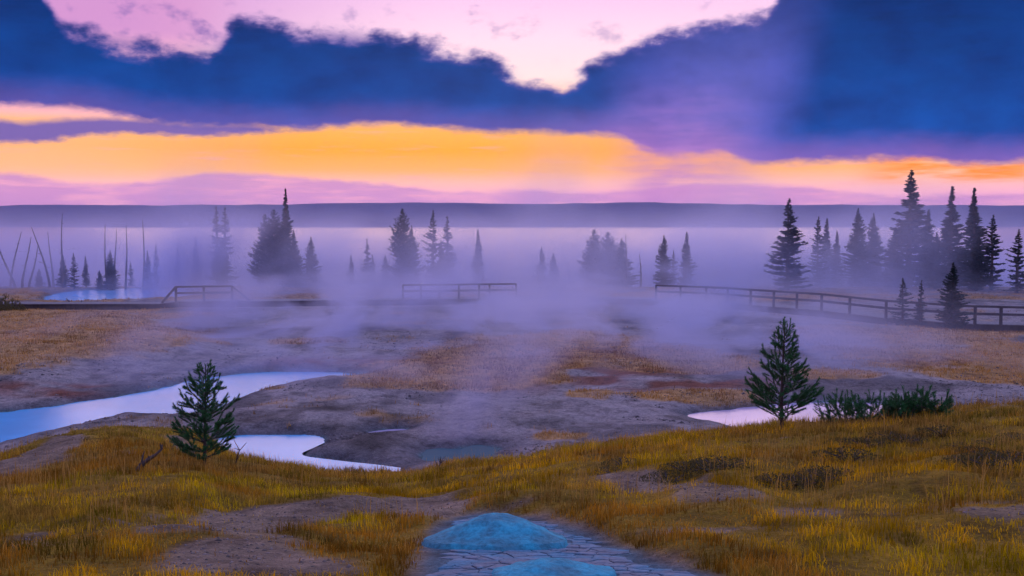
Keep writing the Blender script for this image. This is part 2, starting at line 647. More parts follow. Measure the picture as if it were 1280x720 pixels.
MUD = smooth_poly([gp(x, y) for x, y in [(532, 668), (545, 645), (580, 634), (650, 632), (710, 642), (760, 662), (815, 684), (870, 705), (905, 719)]]
                  + [(1.15, 4.3), (-0.55, 4.3)] + [gp(535, 705)], 2)
BARE = [smooth_poly([gp(x, y) for x, y in p], 2) for p in (
    [(225, 650), (330, 630), (430, 623), (560, 616), (585, 634), (530, 646), (470, 640), (400, 650), (330, 666), (262, 670)],
    [(215, 684), (300, 670), (375, 688), (450, 712), (440, 719), (200, 719)],
    [(732, 594), (800, 588), (842, 600), (830, 611), (762, 609)],
    [(-60, 600), (0, 580), (50, 556), (95, 541), (110, 548), (85, 572), (40, 588), (0, 600)],
    [(205, 545), (235, 545), (250, 570), (222, 566)])]
MOUNDS = []
for px, row, rad, hgt in ((622, 669, 0.43, 0.175), (690, 716, 0.29, 0.07)):
    x, y, z = ray_ground(px, row)
    MOUNDS.append((x, y, z, rad, hgt))


def full_terrain(X, Y):
    """height with the mud flat pressed in"""
    z, hh = terrain(X, Y)
    sel = (Y < 9.5) & (Y > 3.5) & (np.abs(X) < 3)
    if sel.any():
        d = poly_sd(MUD, X[sel], Y[sel])
        f = 1 - sm(d, -0.08, 0.22)
        y_ = Y[sel]
        flat = (CZ - 1.68) - 0.190 * (y_ - 4.8) - 0.03
        z = z.copy()
        z[sel] = z[sel] * (1 - f) + flat * f
    return z, hh


def patch(px, row, rx, ry, z=1.1):
    """elliptic patch drawn in the photo on the basin floor -> world ellipse"""
    c = on_plane(px, row, z)
    r = on_plane(px + rx, row, z)
    t = on_plane(px, row - ry, z)
    return (c[0], c[1], abs(r[0] - c[0]), abs(t[1] - c[1]))


GRASSY = [patch(*a) for a in ((40, 396, 220, 14), (60, 425, 190, 24), (20, 452, 130, 20), (215, 430, 75, 10), (385, 426, 55, 6), (640, 440, 150, 22),
                              (570, 465, 150, 20), (740, 424, 100, 14), (840, 450, 110, 16), (1110, 428, 150, 24), (1230, 440, 150, 28),
                              (1190, 412, 110, 9), (850, 492, 120, 7), (740, 490, 40, 10), (1040, 468, 60, 8), (780, 560, 60, 8),
                              (700, 540, 40, 5), (1240, 470, 60, 8), (480, 470, 70, 5), (330, 480, 30, 3))]
RUST = [patch(*a) for a in ((840, 472, 150, 16), (620, 452, 150, 24), (420, 455, 110, 8), (1150, 450, 60, 6), (760, 440, 120, 14), (100, 485, 120, 8))]


def ell(P, X, Y):
    m_ = np.zeros(np.shape(X))
    for cx, cy_, rx, ry in P:
        d = np.sqrt(((X - cx) / rx) ** 2 + ((Y - cy_) / ry) ** 2)
        m_ = np.maximum(m_, 1 - sm(d, 0.55, 1.25))
    return m_


def basin_grass(X, Y):
    m_ = ell(GRASSY, X, Y)
    n = 1.2 * fbm(X / 3.5, Y / 3.0, 61) + 0.8 * fbm(X / 0.9, Y / 0.9, 62, 3)
    m_ = np.maximum(m_, 0.95 * (1 - sm(poly_sd(SHELF_PX, X, Y), -2.5, 0.3)))
    back_ = sm(Y, 74, 80) * (1 - sm(Y, 100, 110)) * 0.75
    return np.clip(sm(np.maximum(m_, back_) + n * 1.1, 0.28, 0.85), 0, 1)


def pool_dist(X, Y):
    d = np.full(np.shape(X), 99.0)
    for P in POOLS.values():
        d = np.minimum(d, poly_sd(P, X, Y))
    return d


def fg_bare(X, Y):
    d = np.full(np.shape(X), 9.0)
    for P in BARE + [MUD]:
        d = np.minimum(d, poly_sd(P, X, Y))
    n = 0.22 * fbm(X / 0.35, Y / 0.35, 71, 3)
    b = 1 - sm(d + n, -0.05, 0.12)
    spot = sm(fbm(X / 1.6, Y / 1.2, 77) + 0.5 * fbm(X / 0.5, Y / 0.5, 78, 3), 0.27, 0.35)
    return np.maximum(b, spot * 0.8)


# ------------------------------------------------------------------ ground mesh
yy = np.concatenate([np.linspace(-45, 3.2, 26), np.linspace(3.5, 23, 270), np.linspace(23.1, 48, 150),
                     np.linspace(48.4, 112, 100), np.geomspace(114, 10000, 40)])
uu = np.linspace(-1, 1, 580)
Wd = np.where(yy < 30, 12 + 0.62 * np.maximum(yy, 0), 12 + 18.6 + 0.9 * (yy - 30))
Wd = np.where(yy < 3.2, 30, Wd)
Xg = uu[None, :] * Wd[:, None]
Yg = np.repeat(yy[:, None], len(uu), 1)
Zg, HH = full_terrain(Xg.ravel(), Yg.ravel())
xg, yg = Xg.ravel(), Yg.ravel()
nr, nc = Xg.shape
idx = np.arange(nr * nc).reshape(nr, nc)
faces = np.stack([idx[:-1, :-1].ravel(), idx[:-1, 1:].ravel(), idx[1:, 1:].ravel(), idx[1:, :-1].ravel()], 1)
# surface colours: what the ground itself is made of
soil_fg = np.array((0.150, 0.105, 0.070))
thatch = np.array((0.28, 0.16, 0.012))
sinter = np.array((0.36, 0.295, 0.27))
tan = np.array((0.58, 0.30, 0.08))
rust = np.array((0.24, 0.085, 0.05))
wet = np.array((0.13, 0.12, 0.13))
teal = np.array((0.12, 0.30, 0.30))
mudc = np.array((0.10, 0.16, 0.19))
n1 = (fbm(xg / 1.7, yg / 1.7, 91) + 0.5)[:, None]
n2 = (fbm(xg / 0.4, yg / 0.4, 92, 3) + 0.5)[:, None]
bas = sinter * (0.75 + 0.5 * n1)
bas = bas * (1 - 0.5 * sm(fbm(xg / 5, yg / 3, 95), 0.0, 0.2)[:, None]) * (1 - 0.45 * sm(fbm(xg / 1.3, yg / 2.0, 96) , 0.05, 0.25)[:, None])
ru = (ell(RUST, xg, yg) * sm(fbm(xg / 2.5, yg / 1.5, 93) + 0.2, 0.0, 0.25))[:, None]
bas = bas * (1 - ru) + rust * ru
bgr = basin_grass(xg, yg)[:, None]
bas = bas * (1 - 0.8 * bgr) + tan * (0.6 + 0.7 * n2) * 0.8 * bgr
selp = (yg > 20) & (yg < 100)
pd = np.full(len(xg), 9.0)
pd[selp] = pool_dist(xg[selp], yg[selp])
we = (1 - sm(pd, 0.0, 1.1))[:, None] * 0.8
bas = bas * (1 - we) + wet * we
te = (1 - sm(pd, -0.25, 0.1))[:, None]
bas = bas * (1 - te) + teal * te
fb = np.zeros(len(xg))
selh = (yg < 30) & (yg > 3)
fb[selh] = fg_bare(xg[selh], yg[selh])
fb = fb[:, None]
fg = (thatch * (0.6 + 0.8 * n2)) * (1 - fb) + (np.array((0.27, 0.19, 0.125)) * (0.65 + 0.7 * n2)) * fb
selm = (yg < 10) & (yg > 3)
md = np.full(len(xg), 9.0)
md[selm] = poly_sd(MUD, xg[selm], yg[selm])
mm = (1 - sm(md + 0.12 * (n2[:, 0] - 0.5), -0.08, 0.05))[:, None]
fg = fg * (1 - mm) + mudc * mm
hw = sm(HH, 0.35, 0.75)[:, None]
colr = bas * (1 - hw) + fg * hw


def new_mat(name):
    m_ = bpy.data.materials.new(name)
    m_.use_nodes = True
    t = m_.node_tree
    t.nodes.clear()
    out = t.nodes.new('ShaderNodeOutputMaterial')
    return m_, NT(t), out


def ground_mat():
    m_, N, out = new_mat('ground_soil')
    at = N.n('ShaderNodeAttribute', attribute_name='tint').outputs['Color']
    obj = N.n('ShaderNodeTexCoord').outputs['Object']
    a = N.noise(obj, 9.0, 6, 0.65)
    b = N.noise(obj, 46.0, 4, 0.6)
    g = N.ramp(a, [(0.30, (0.62, 0.62, 0.62, 1)), (0.55, (1, 1, 1, 1)), (0.75, (1.28, 1.24, 1.2, 1))])
    c = N.mul(at, g)
    g2 = N.ramp(b, [(0.35, (0.7, 0.7, 0.7, 1)), (0.6, (1.1, 1.1, 1.1, 1))])
    c = N.mul(c, g2)
    e = N.noise(obj, 2.2, 5, 0.7)
    c = N.mul(c, N.ramp(e, [(0.34, (0.55, 0.52, 0.52, 1)), (0.5, (1, 1, 1, 1)), (0.68, (1.22, 1.2, 1.16, 1))]))
    p = N.n('ShaderNodeBsdfPrincipled')
    N.put(p.inputs['Base Color'], c)
    p.inputs['Roughness'].default_value = 0.85
    p.inputs['Specular IOR Level'].default_value = 0.08
    bp = N.n('ShaderNodeBump')
    bp.inputs['Strength'].default_value = 1.0
    bp.inputs['Distance'].default_value = 0.05
    N.put(bp.inputs['Height'], N.m('ADD', N.m('ADD', a, N.m('MULTIPLY', e, 1.6)), N.m('MULTIPLY', b, 0.4)))
    N.put(p.inputs['Normal'], bp.outputs[0])
    N.put(out.inputs[0], p.outputs[0])
    return m_


M_GROUND = ground_mat()
gme = mk_mesh('ground', np.stack([xg, yg, Zg], 1), faces, [M_GROUND], True, colr)
ground = link('ground', gme)
tag(ground, 'grassy hill falling to a bare grey geyser basin and lakeshore', 'ground', kind='structure')


# ------------------------------------------------------------------ water
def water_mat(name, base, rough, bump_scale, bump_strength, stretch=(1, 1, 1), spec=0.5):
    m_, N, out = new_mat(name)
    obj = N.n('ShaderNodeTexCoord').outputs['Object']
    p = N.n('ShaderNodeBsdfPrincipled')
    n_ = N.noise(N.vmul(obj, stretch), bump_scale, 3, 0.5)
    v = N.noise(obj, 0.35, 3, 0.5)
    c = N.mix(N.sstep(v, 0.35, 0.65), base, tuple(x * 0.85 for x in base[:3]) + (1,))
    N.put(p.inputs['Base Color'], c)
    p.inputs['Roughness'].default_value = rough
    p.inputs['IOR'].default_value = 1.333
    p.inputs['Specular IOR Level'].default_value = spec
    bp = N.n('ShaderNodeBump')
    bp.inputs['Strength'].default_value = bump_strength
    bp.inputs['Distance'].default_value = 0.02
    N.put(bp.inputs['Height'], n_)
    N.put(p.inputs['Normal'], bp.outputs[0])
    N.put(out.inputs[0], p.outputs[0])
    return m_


M_POOL = water_mat('hot_pool_water', (0.07, 0.42, 0.72, 1), 0.22, 9.0, 0.12, (1, 1, 1), 0.25)  # reflected sky blue put into the base colour, mirror reflection kept weak
M_TEAL = water_mat('deep_pool_water', (0.03, 0.12, 0.15, 1), 0.6, 9.0, 0.3, (1, 1, 1), 0.12)
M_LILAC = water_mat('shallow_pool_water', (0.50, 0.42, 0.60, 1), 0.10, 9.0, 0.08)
M_LAKE = water_mat('lake_water', (0.04, 0.06, 0.12, 1), 0.12, 0.5, 0.5, (0.4, 1, 1))
PL = {'back': ('bright blue steaming pool right behind the low boardwalk', M_POOL), 'blue': ('sky-tinted blue hot pool winding below the grassy shelf', M_POOL),
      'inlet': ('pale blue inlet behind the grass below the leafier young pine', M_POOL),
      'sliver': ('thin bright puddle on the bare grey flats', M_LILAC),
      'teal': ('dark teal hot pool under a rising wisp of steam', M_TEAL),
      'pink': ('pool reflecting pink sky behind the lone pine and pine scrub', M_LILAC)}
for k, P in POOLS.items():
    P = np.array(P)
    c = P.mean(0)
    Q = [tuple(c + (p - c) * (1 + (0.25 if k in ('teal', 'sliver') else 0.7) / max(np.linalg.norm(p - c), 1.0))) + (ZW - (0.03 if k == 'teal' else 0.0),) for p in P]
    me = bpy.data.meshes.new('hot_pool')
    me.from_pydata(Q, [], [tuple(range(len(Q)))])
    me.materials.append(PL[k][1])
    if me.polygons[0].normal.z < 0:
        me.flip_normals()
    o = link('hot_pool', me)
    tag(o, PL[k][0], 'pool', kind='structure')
lme = mk_mesh('lake_water', [(-9000, 100, 0), (9000, 100, 0), (9000, 8200, 0), (-9000, 8200, 0)], [(0, 1, 2, 3)], [M_LAKE])
tag(link('lake_water', lme), 'wide misty lake reflecting the pink sky', 'lake', kind='structure')

# ------------------------------------------------------------------ far hills
m_, N, out = new_mat('haze_tinted_forest')
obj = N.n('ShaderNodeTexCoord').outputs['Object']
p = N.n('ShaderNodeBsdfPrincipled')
N.put(p.inputs['Base Color'], N.ramp(N.noise(obj, 0.01, 6, 0.65), [(0.35, (0.04, 0.045, 0.14, 1)), (0.7, (0.06, 0.065, 0.18, 1))]))  # blue-purple haze tint put into the forest base colour
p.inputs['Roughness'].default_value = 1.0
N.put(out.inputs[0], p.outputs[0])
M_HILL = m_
hx = np.linspace(-8500, 8500, 240)
hy = np.linspace(6800, 9200, 26)
HX, HY = np.meshgrid(hx, hy)
prof = 172 + 34 * np.exp(-((HX - 300) / 2600) ** 2) + 46 * fbm(HX / 1900, HX * 0 + 2, 5) + 14 * fbm(HX / 260, HX * 0 + 7, 6)
HZ = -4 + prof * sm(HY, 6800, 8200) * (1 + 0.1 * fbm(HX / 500, HY / 500, 9)) * (1 - 0.3 * sm(HY, 8400, 9200))
HZ += np.where(HY < 7000, 6, 0) * 1.0
ii = np.arange(HX.size).reshape(HX.shape)
fc = np.stack([ii[:-1, :-1].ravel(), ii[:-1, 1:].ravel(), ii[1:, 1:].ravel(), ii[1:, :-1].ravel()], 1)
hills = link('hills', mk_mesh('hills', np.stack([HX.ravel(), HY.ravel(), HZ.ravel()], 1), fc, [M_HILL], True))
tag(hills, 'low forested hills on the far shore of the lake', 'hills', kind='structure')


# ------------------------------------------------------------------ simple materials
def leaf_mat(name, translucent=0.35, rough=0.7, fixed=None, var=0.25):
    m_, N, out = new_mat(name)
    if fixed is None:
        c = N.n('ShaderNodeAttribute', attribute_name='tint').outputs['Color']
    else:
        obj = N.n('ShaderNodeTexCoord').outputs['Object']
        c = N.mix(N.noise(obj, 6.0, 3), tuple(x * (1 - var) for x in fixed) + (1,), tuple(x * (1 + var) for x in fixed) + (1,))
    d = N.n('ShaderNodeBsdfPrincipled')
    N.put(d.inputs['Base Color'], c)
    d.inputs['Roughness'].default_value = rough
    d.inputs['Specular IOR Level'].default_value = 0.06
    t = N.n('ShaderNodeBsdfTranslucent')
    N.put(t.inputs[0], c)
    mx = N.n('ShaderNodeMixShader')
    mx.inputs[0].default_value = translucent
    N.put(mx.inputs[1], d.outputs[0])
    N.put(mx.inputs[2], t.outputs[0])
    N.put(out.inputs[0], mx.outputs[0])
    return m_


def wood_mat(name, a, b, scale=6.0):
    m_, N, out = new_mat(name)
    obj = N.n('ShaderNodeTexCoord').outputs['Object']
    n_ = N.noise(N.vmul(obj, (1, 1, 0.25)), scale, 5, 0.65)
    p = N.n('ShaderNodeBsdfPrincipled')
    N.put(p.inputs['Base Color'], N.mix(N.sstep(n_, 0.3, 0.7), tuple(a) + (1,), tuple(b) + (1,)))
    p.inputs['Roughness'].default_value = 0.85
    bp = N.n('ShaderNodeBump')
    bp.inputs['Strength'].default_value = 0.5
    bp.inputs['Distance'].default_value = 0.01
    N.put(bp.inputs['Height'], n_)
    N.put(p.inputs['Normal'], bp.outputs[0])
    N.put(out.inputs[0], p.outputs[0])
    return m_


M_GRASS = leaf_mat('dry_grass', 0.45)
M_BARK = wood_mat('pine_bark', (0.05, 0.035, 0.028), (0.12, 0.085, 0.065), 14)
M_SNAG = wood_mat('weathered_snag', (0.09, 0.08, 0.08), (0.17, 0.15, 0.14), 5)
M_BOARD = wood_mat('weathered_boards', (0.04, 0.03, 0.028), (0.08, 0.06, 0.055), 4)
M_NEEDLE = leaf_mat('pine_needles', 0.25, 0.55, (0.055, 0.180, 0.055), 0.45)
M_FIR = leaf_mat('fir_needles', 0.2, 0.7, (0.022, 0.045, 0.034), 0.3)
M_SAGE = leaf_mat('low_shrub_leaves', 0.3, 0.7, (0.10, 0.085, 0.03), 0.45)

# ------------------------------------------------------------------ boardwalk
def bw_at(px):
    for (a, _, _), (b, _, _), p0, p1 in zip(BW[:-1], BW[1:], bwp[:-1], bwp[1:]):
        if a <= px <= b:
            # column is nonlinear in the path parameter; solve for it
            lo, hi = 0.0, 1.0
            for _ in range(30):
                t = (lo + hi) / 2
                q = p0.lerp(p1, t)
                if 640 + F * q.x / q.y < px:
                    lo = t
                else:
                    hi = t
            return p0.lerp(p1, lo)
    return bwp[-1]


bw = bpy.data.objects.new('boardwalk', None)
col.objects.link(bw)
bw.location = (0, 70, 1.2)
tag(bw, 'long weathered wooden boardwalk crossing the steaming basin', 'boardwalk')
OFF = Vector((0, 70, 1.2))
deck = MB()
string = MB()
for p0, p1 in zip(bwp[:-1], bwp[1:]):
    d = p1 - p0
    n_ = max(1, int(d.length / 0.16))
    s = Vector((-d.y, d.x, 0)).normalized()
    fwd = d.normalized()
    up = fwd.cross(s)
    for k in range(n_):
        c = p0.lerp(p1, (k + 0.5) / n_) - OFF
        deck.box(c + Vector((0, 0, random.uniform(-.004, .004))), fwd * (d.length / n_ / 2 - 0.006), s * (0.95 + random.uniform(-.02, .02)), up * 0.022)
    for o_ in (-0.8, 0.8):
        string.bar(p0 - OFF + s * o_ - up * 0.24, p1 - OFF + s * o_ - up * 0.24, 0.09, 0.42)
M_DECK = wood_mat('worn_deck_boards', (0.16, 0.14, 0.14), (0.26, 0.23, 0.22), 4)
dk = link('deck', deck.mesh('deck', [M_DECK]), bw)
dk['kind'] = 'stuff'
link('stringer', string.mesh('stringer', [M_BOARD]), bw)
px = -250
while px < 1480:
    q = bw_at(px)
    g = ground_at(q.x, q.y)
    if q.z - 0.3 > g - 0.4:
        for o_ in (-0.8, 0.8):
            s_ = MB()
            s_.box(Vector((0, 0, 0)), (0.07, 0, 0), (0, 0.07, 0), (0, 0, max(0.15, (q.z - 0.3 - g + 0.3) / 2)))
            link('support_post', s_.mesh('support_post', [M_BOARD]), bw, q - OFF + Vector((0, o_, -0.3 - max(0.15, (q.z - 0.3 - g + 0.3) / 2))))
    px += 55
post_me = MB()
post_me.box((0, 0, 0.5), (0.07, 0, 0), (0, 0.07, 0), (0, 0, 0.6))
post_me = post_me.mesh('post', [M_BOARD])


def railing(pxs, label, side_=-1.0, slope_ends=False, h=1.08):
    r = bpy.data.objects.new('railing', None)
    col.objects.link(r)
    r.parent = bw
    r['label'] = label
    tops = []
    for i, px in enumerate(pxs):
        q = bw_at(px)
        q2 = bw_at(min(px + 3, 1499)) - bw_at(px - 3)
        s = Vector((-q2.y, q2.x, 0)).normalized()
        b = q + s * 0.92 * side_ - OFF
        tops.append(b)
        if not (slope_ends and i in (0, len(pxs) - 1)):
            link('post', post_me, r, b + Vector((0, 0, 0)))
    for a, b in zip(range(len(tops) - 1), range(1, len(tops))):
        A, B = tops[a].copy(), tops[b].copy()
        for hh_, w_ in ((h, 0.13), (0.58 * h, 0.11)):
            za = zb = hh_
            if slope_ends and a == 0:
                za = 0.06
                if hh_ < h:
                    continue
            if slope_ends and b == len(tops) - 1:
                zb = 0.06
                if hh_ < h:
                    continue
            m_ = MB()
            m_.bar(A + Vector((0, -0.07 * 0, za)), B + Vector((0, 0, zb)), 0.16 if hh_ == h else 0.06, w_ + 0.04 if hh_ < h else 0.13)
            link('rail', m_.mesh('rail', [M_BOARD]), r)
    return r


railing([209, 226, 258, 293, 308], 'short railing with sloping ends over the raised hump', -1, True)
railing([503, 525, 548, 572, 597, 610, 643], 'pale railing half lost in steam')
railing([825, 858, 890, 921, 950, 979, 1008, 1039, 1074, 1118], 'long railing climbing towards the fir stand')
railing([1118, 1150, 1182, 1214, 1246, 1280, 1316, 1352, 1390], 'railing in front of the fir stand')


# ------------------------------------------------------------------ far trees
def fir_meshes(seed, H=10.0, R=1.7, shape=0.85, start=0.06, nb=150, gap=0.15, bare_top=0.0):
    r = random.Random(seed)
    t_ = MB()
    lean = r.uniform(-.15, .15)
    pts = [(lean * (k / 6) ** 2, 0.1 * r.uniform(-1, 1) * (k / 6), H * k / 6) for k in range(7)]
    pts[0] = (0, 0, -0.5)
    t_.tube(pts, [0.17 * (1 - k / 6.5) + 0.015 for k in range(7)], 7)
    tr = t_.mesh('trunk', [M_BARK], True)
    V, Fc = [], []
    phase = [r.uniform(0, 6.28) for _ in range(3)]
    for i in range(nb):
        t = start + (1 - start) * (i + r.random()) / nb
        if t > 1 - bare_top and r.random() < 0.75:
            continue
        a = i * 2.399 + r.uniform(-.5, .5)
        if r.random() < gap:
            continue
        wob = 1 + 0.28 * math.sin(9 * t + phase[0] + a) + 0.18 * math.sin(21 * t + phase[1])
        wob = min(wob, 1.22)
        ln = R * ((1 - t) ** shape) * r.uniform(0.65, 1.12) * wob + 0.03
        if t < 0.2:
            ln *= 0.75 + t
        z0 = H * t
        tilt = -0.25 + 0.6 * t + r.uniform(-.15, .15)
        d = Vector((math.cos(a), math.sin(a), 0))
        ns = int(9 + ln * 18)
        for k in range(ns):
            s = (k + r.random()) / ns
            s = 0.12 + 0.88 * s
            p = d * ln * s + Vector((lean * t * t, 0, z0 + tilt * ln * s + 0.28 * ln * s * s))
            sz = (0.12 + 0.15 * r.random()) * (1.15 - 0.5 * s) * (1.0 - 0.65 * max(0.0, (t - 0.6) / 0.4))
            sp = Vector((-d.y, d.x, 0)) * r.uniform(-1, 1) * 0.32 * ln * (1 - s * 0.7)
            p = p + sp + Vector((0, 0, r.uniform(-.10, .06)))
            u = (d * r.uniform(.4, 1) + Vector((-d.y, d.x, 0)) * r.uniform(-1, 1)).normalized() * sz * 1.5
            w_ = (Vector((r.uniform(-1, 1), r.uniform(-1, 1), r.uniform(-.9, .5)))).normalized() * sz * 0.8
            b = len(V)
            V += [tuple(p - u * .5), tuple(p + w_), tuple(p + u), tuple(p - w_)]
            Fc.append((b, b + 1, b + 2, b + 3))
    me = bpy.data.meshes.new('crown')
    me.from_pydata(V, [], Fc)
    me.materials.append(M_FIR)
    me.update()
    return tr, me


FIRS = {
    'narrow': fir_meshes(1, 10, 1.35, 0.95, 0.04, 180),
    'broad': fir_meshes(2, 10, 2.3, 0.95, 0.03, 220, 0.16),
    'ragged': fir_meshes(3, 10, 2.1, 1.0, 0.05, 130, 0.38),
    'spire': fir_meshes(4, 10, 2.3, 1.6, 0.03, 200, 0.2),
    'bushy': fir_meshes(5, 10, 3.4, 0.7, 0.02, 270, 0.14),
    'thin': fir_meshes(6, 10, 1.1, 0.9, 0.10, 110, 0.4),
    'tall': fir_meshes(7, 10, 2.0, 1.05, 0.03, 200, 0.25),
}


def snag_meshes(seed, H=8, lean=0.0, nbr=9):
    r = random.Random(seed)
    t_ = MB()
    pts, rad = [], []
    for k in range(9):
        s = k / 8
        pts.append((lean * H * s + 0.12 * math.sin(3 * s + seed), 0.08 * math.sin(5 * s + seed), H * s - (0.4 if k == 0 else 0)))
        rad.append(0.10 * (1 - s) + 0.022)
    t_.tube(pts, rad, 6)
    tr = t_.mesh('trunk', [M_SNAG], True)
    b_ = MB()
    for i in range(nbr):
        s = r.uniform(0.3, 0.97)
        a = r.uniform(0, 6.28)
        l_ = r.uniform(0.25, 0.8) * (1.1 - s)
        p = Vector((lean * H * s + 0.12 * math.sin(3 * s + seed), 0.08 * math.sin(5 * s + seed), H * s))
        d = Vector((math.cos(a), math.sin(a), r.uniform(-.3, .5)))
        b_.tube([p, p + d * l_ * .5, p + d * l_ + Vector((0, 0, .1 * l_))], [0.025, 0.018, 0.006], 4)
    return tr, b_.mesh('branch', [M_SNAG])


def place_tree(kind, px, top, Y, wscale, label, group, base_z=None, rot=None, front=False):
    tr, cr = FIRS[kind]
    x = (px - 640) / F * Y
    g = ground_at(x, Y) if base_z is None else base_z
    ztop = CZ - (top - HORIZON) / F * Y
    s = (ztop - g) / 10.0
    o = bpy.data.objects.new('fir_tree', None)
    col.objects.link(o)
    o.location = (x, Y, g)
    o.rotation_euler = (0, 0, rot if rot is not None else (px * 1.7) % 6.28)
    o.scale = (s * wscale * 1.45, s * wscale * 1.45, s)
    tag(o, label, 'tree', group)
    link('trunk', tr, o)
    link('crown', cr, o)
    return o


GL, GM, GR = 'misty firs behind the left boardwalk', 'misty firs along the lakeshore', 'fir stand beside the long railing'
TREES = [
    ('broad', 78, 318, 96, .75, 'small bushy fir among the leaning snags'),
    ('ragged', 92, 316, 94, .8, 'small ragged fir beside the bushy fir among the snags'),
    ('narrow', 107, 320, 97, .9, 'small narrow fir closing the cluster among the snags'),
    ('bushy', 48, 336, 98, .6, 'tiny fir at the foot of the leaning snags'),
    ('broad', 137, 313, 95, .85, 'dark pointed fir at the foot of two straight snags'),
    ('bushy', 124, 338, 96, .6, 'low round fir touching the dark pointed fir'),
    ('ragged', 163, 327, 99, .8, 'small faint fir between the two tallest straight snags'),
    ('narrow', 185, 313, 96, .9, 'slim fir just past the last straight snag'),
    ('ragged', 195, 305, 101, .6, 'faint broken-topped fir beside the slim fir'),
    ('narrow', 245, 297, 106, .8, 'pale fir nearly lost in rising steam'),
    ('thin', 222, 305, 108, .8, 'faint thin fir in the steam near the hump railing'),
    ('thin', 272, 258, 104, 1.0, 'tall thin fir with twin tops in blue steam'),
    ('thin', 281, 259, 105, 1.1, 'tall thin fir close against the twin-topped fir'),
    ('bushy', 276, 305, 103, .55, 'wide dim fir at the base of the thin pair'),
    ('spire', 357, 236, 99, 0.8, 'tallest spire fir rising from the dense dark clump'),
    ('bushy', 343, 262, 98, .62, 'dense dark fir with a blunt top beside the spire'),
    ('bushy', 332, 268, 100, .55, 'dense dark fir on the outer edge of the clump'),
    ('broad', 366, 288, 97, .9, 'shorter dark fir under the spire'),
    ('broad', 388, 296, 97, .85, 'separate pointed fir standing next to the dark clump'),
]
for k, px, top, Y, w, lb in TREES:
    place_tree(k, px, top, Y, w, lb, GL)
TREES = [
    ('narrow', 439, 319, 98, 1.0, 'small fir with a clean point near the lakeshore'),
    ('thin', 459, 298, 99, 1.2, 'thin fir with a long bare tip'),
    ('narrow', 466, 318, 100, 1.0, 'short fir leaning on the bare-tipped fir'),
    ('broad', 482, 318, 100, .8, 'low fir at the foot of the large leafy fir'),
    ('bushy', 503, 261, 97, .55, 'large dark leafy fir with a double crown'),
    ('broad', 514, 282, 99, .7, 'fir shouldering the large leafy fir'),
    ('ragged', 541, 262, 104, .75, 'faded ragged fir above the pale railing'),
    ('thin', 560, 270, 107, 1.2, 'faded thin fir beside the ragged fir'),
    ('broad', 551, 300, 105, .7, 'faded low fir between the two ragged firs'),
    ('narrow', 598, 287, 108, .9, 'pale fir standing alone in the pink mist'),
    ('broad', 677, 308, 108, .7, 'ghostly fir in thick mist with a slanting top'),
    ('bushy', 692, 316, 110, .5, 'ghostly rounded fir next to the slanting one'),
    ('broad', 712, 336, 108, .6, 'very low ghostly fir near the big hazy clump'),
    ('bushy', 742, 287, 102, .72, 'hazy blue-grey fir on the edge of the big clump'),
    ('bushy', 760, 290, 103, .8, 'hazy blue-grey fir in the middle of the big clump'),
    ('broad', 778, 298, 101, 1.2, 'hazy fir closing the big clump beside a snag'),
    ('broad', 830, 294, 100, .85, 'dark fir of a close pair behind the railing end'),
    ('ragged', 842, 312, 102, .7, 'lower fir filling the close pair'),
    ('narrow', 858, 290, 101, 1.0, 'slim fir of a close pair behind the railing end'),
]
for k, px, top, Y, w, lb in TREES:
    place_tree(k, px, top, Y, w, lb, GM)
TREES = [
    ('tall', 985, 248, 90, 1.05, 'tall dark drooping fir standing alone by the long railing'),
    ('ragged', 1022, 270, 99, .8, 'pale ragged fir behind the lone drooping fir'),
    ('narrow', 1032, 273, 103, .9, 'pale slim fir doubling the ragged one'),
    ('narrow', 1046, 289, 101, .9, 'small pale fir in the gap of the stand'),
    ('broad', 1073, 261, 97, .85, 'broad hazy fir with a double top'),
    ('broad', 1090, 267, 98, .8, 'broad hazy fir merged with the double-topped fir'),
    ('tall', 1136, 213, 93, 1.15, 'tallest fir of the stand reaching above the hills'),
    ('broad', 1118, 285, 95, .9, 'low wide fir under the tallest fir'),
    ('narrow', 1158, 262, 96, 1.0, 'hazy fir wedged beside the tallest fir'),
    ('spire', 1187, 233, 94, 1.15, 'spired fir with a warm lit tip'),
    ('broad', 1170, 290, 92, .9, 'short wide fir below the spired fir'),
    ('spire', 1216, 235, 97, 1.05, 'second spired fir paler than its neighbour'),
    ('ragged', 1240, 268, 91, .95, 'open ragged fir on the outer side of the stand'),
    ('broad', 1222, 295, 90, .9, 'short dark fir at the foot of the second spire'),
    ('ragged', 1272, 286, 87, 1.0, 'dark ragged fir ending the stand'),
    ('broad', 1300, 275, 88, 1.0, 'broad dark fir past the end of the stand'),
]
for k, px, top, Y, w, lb in TREES:
    place_tree(k, px, top, Y, w, lb, GR)
GF = 'small trees in front of the boardwalk'
for k, px, top, Y, w, lb in [
        ('broad', 1192, 328, 58.5, .95, 'dark young fir standing in front of the boardwalk'),
        ('ragged', 1130, 347, 59.5, 1.1, 'scraggly thin young fir in front of the boardwalk'),
        ('thin', 1152, 350, 60, 1.1, 'faint bare-stemmed young fir between the two others')]:
    place_tree(k, px, top, Y, w, lb, GF)

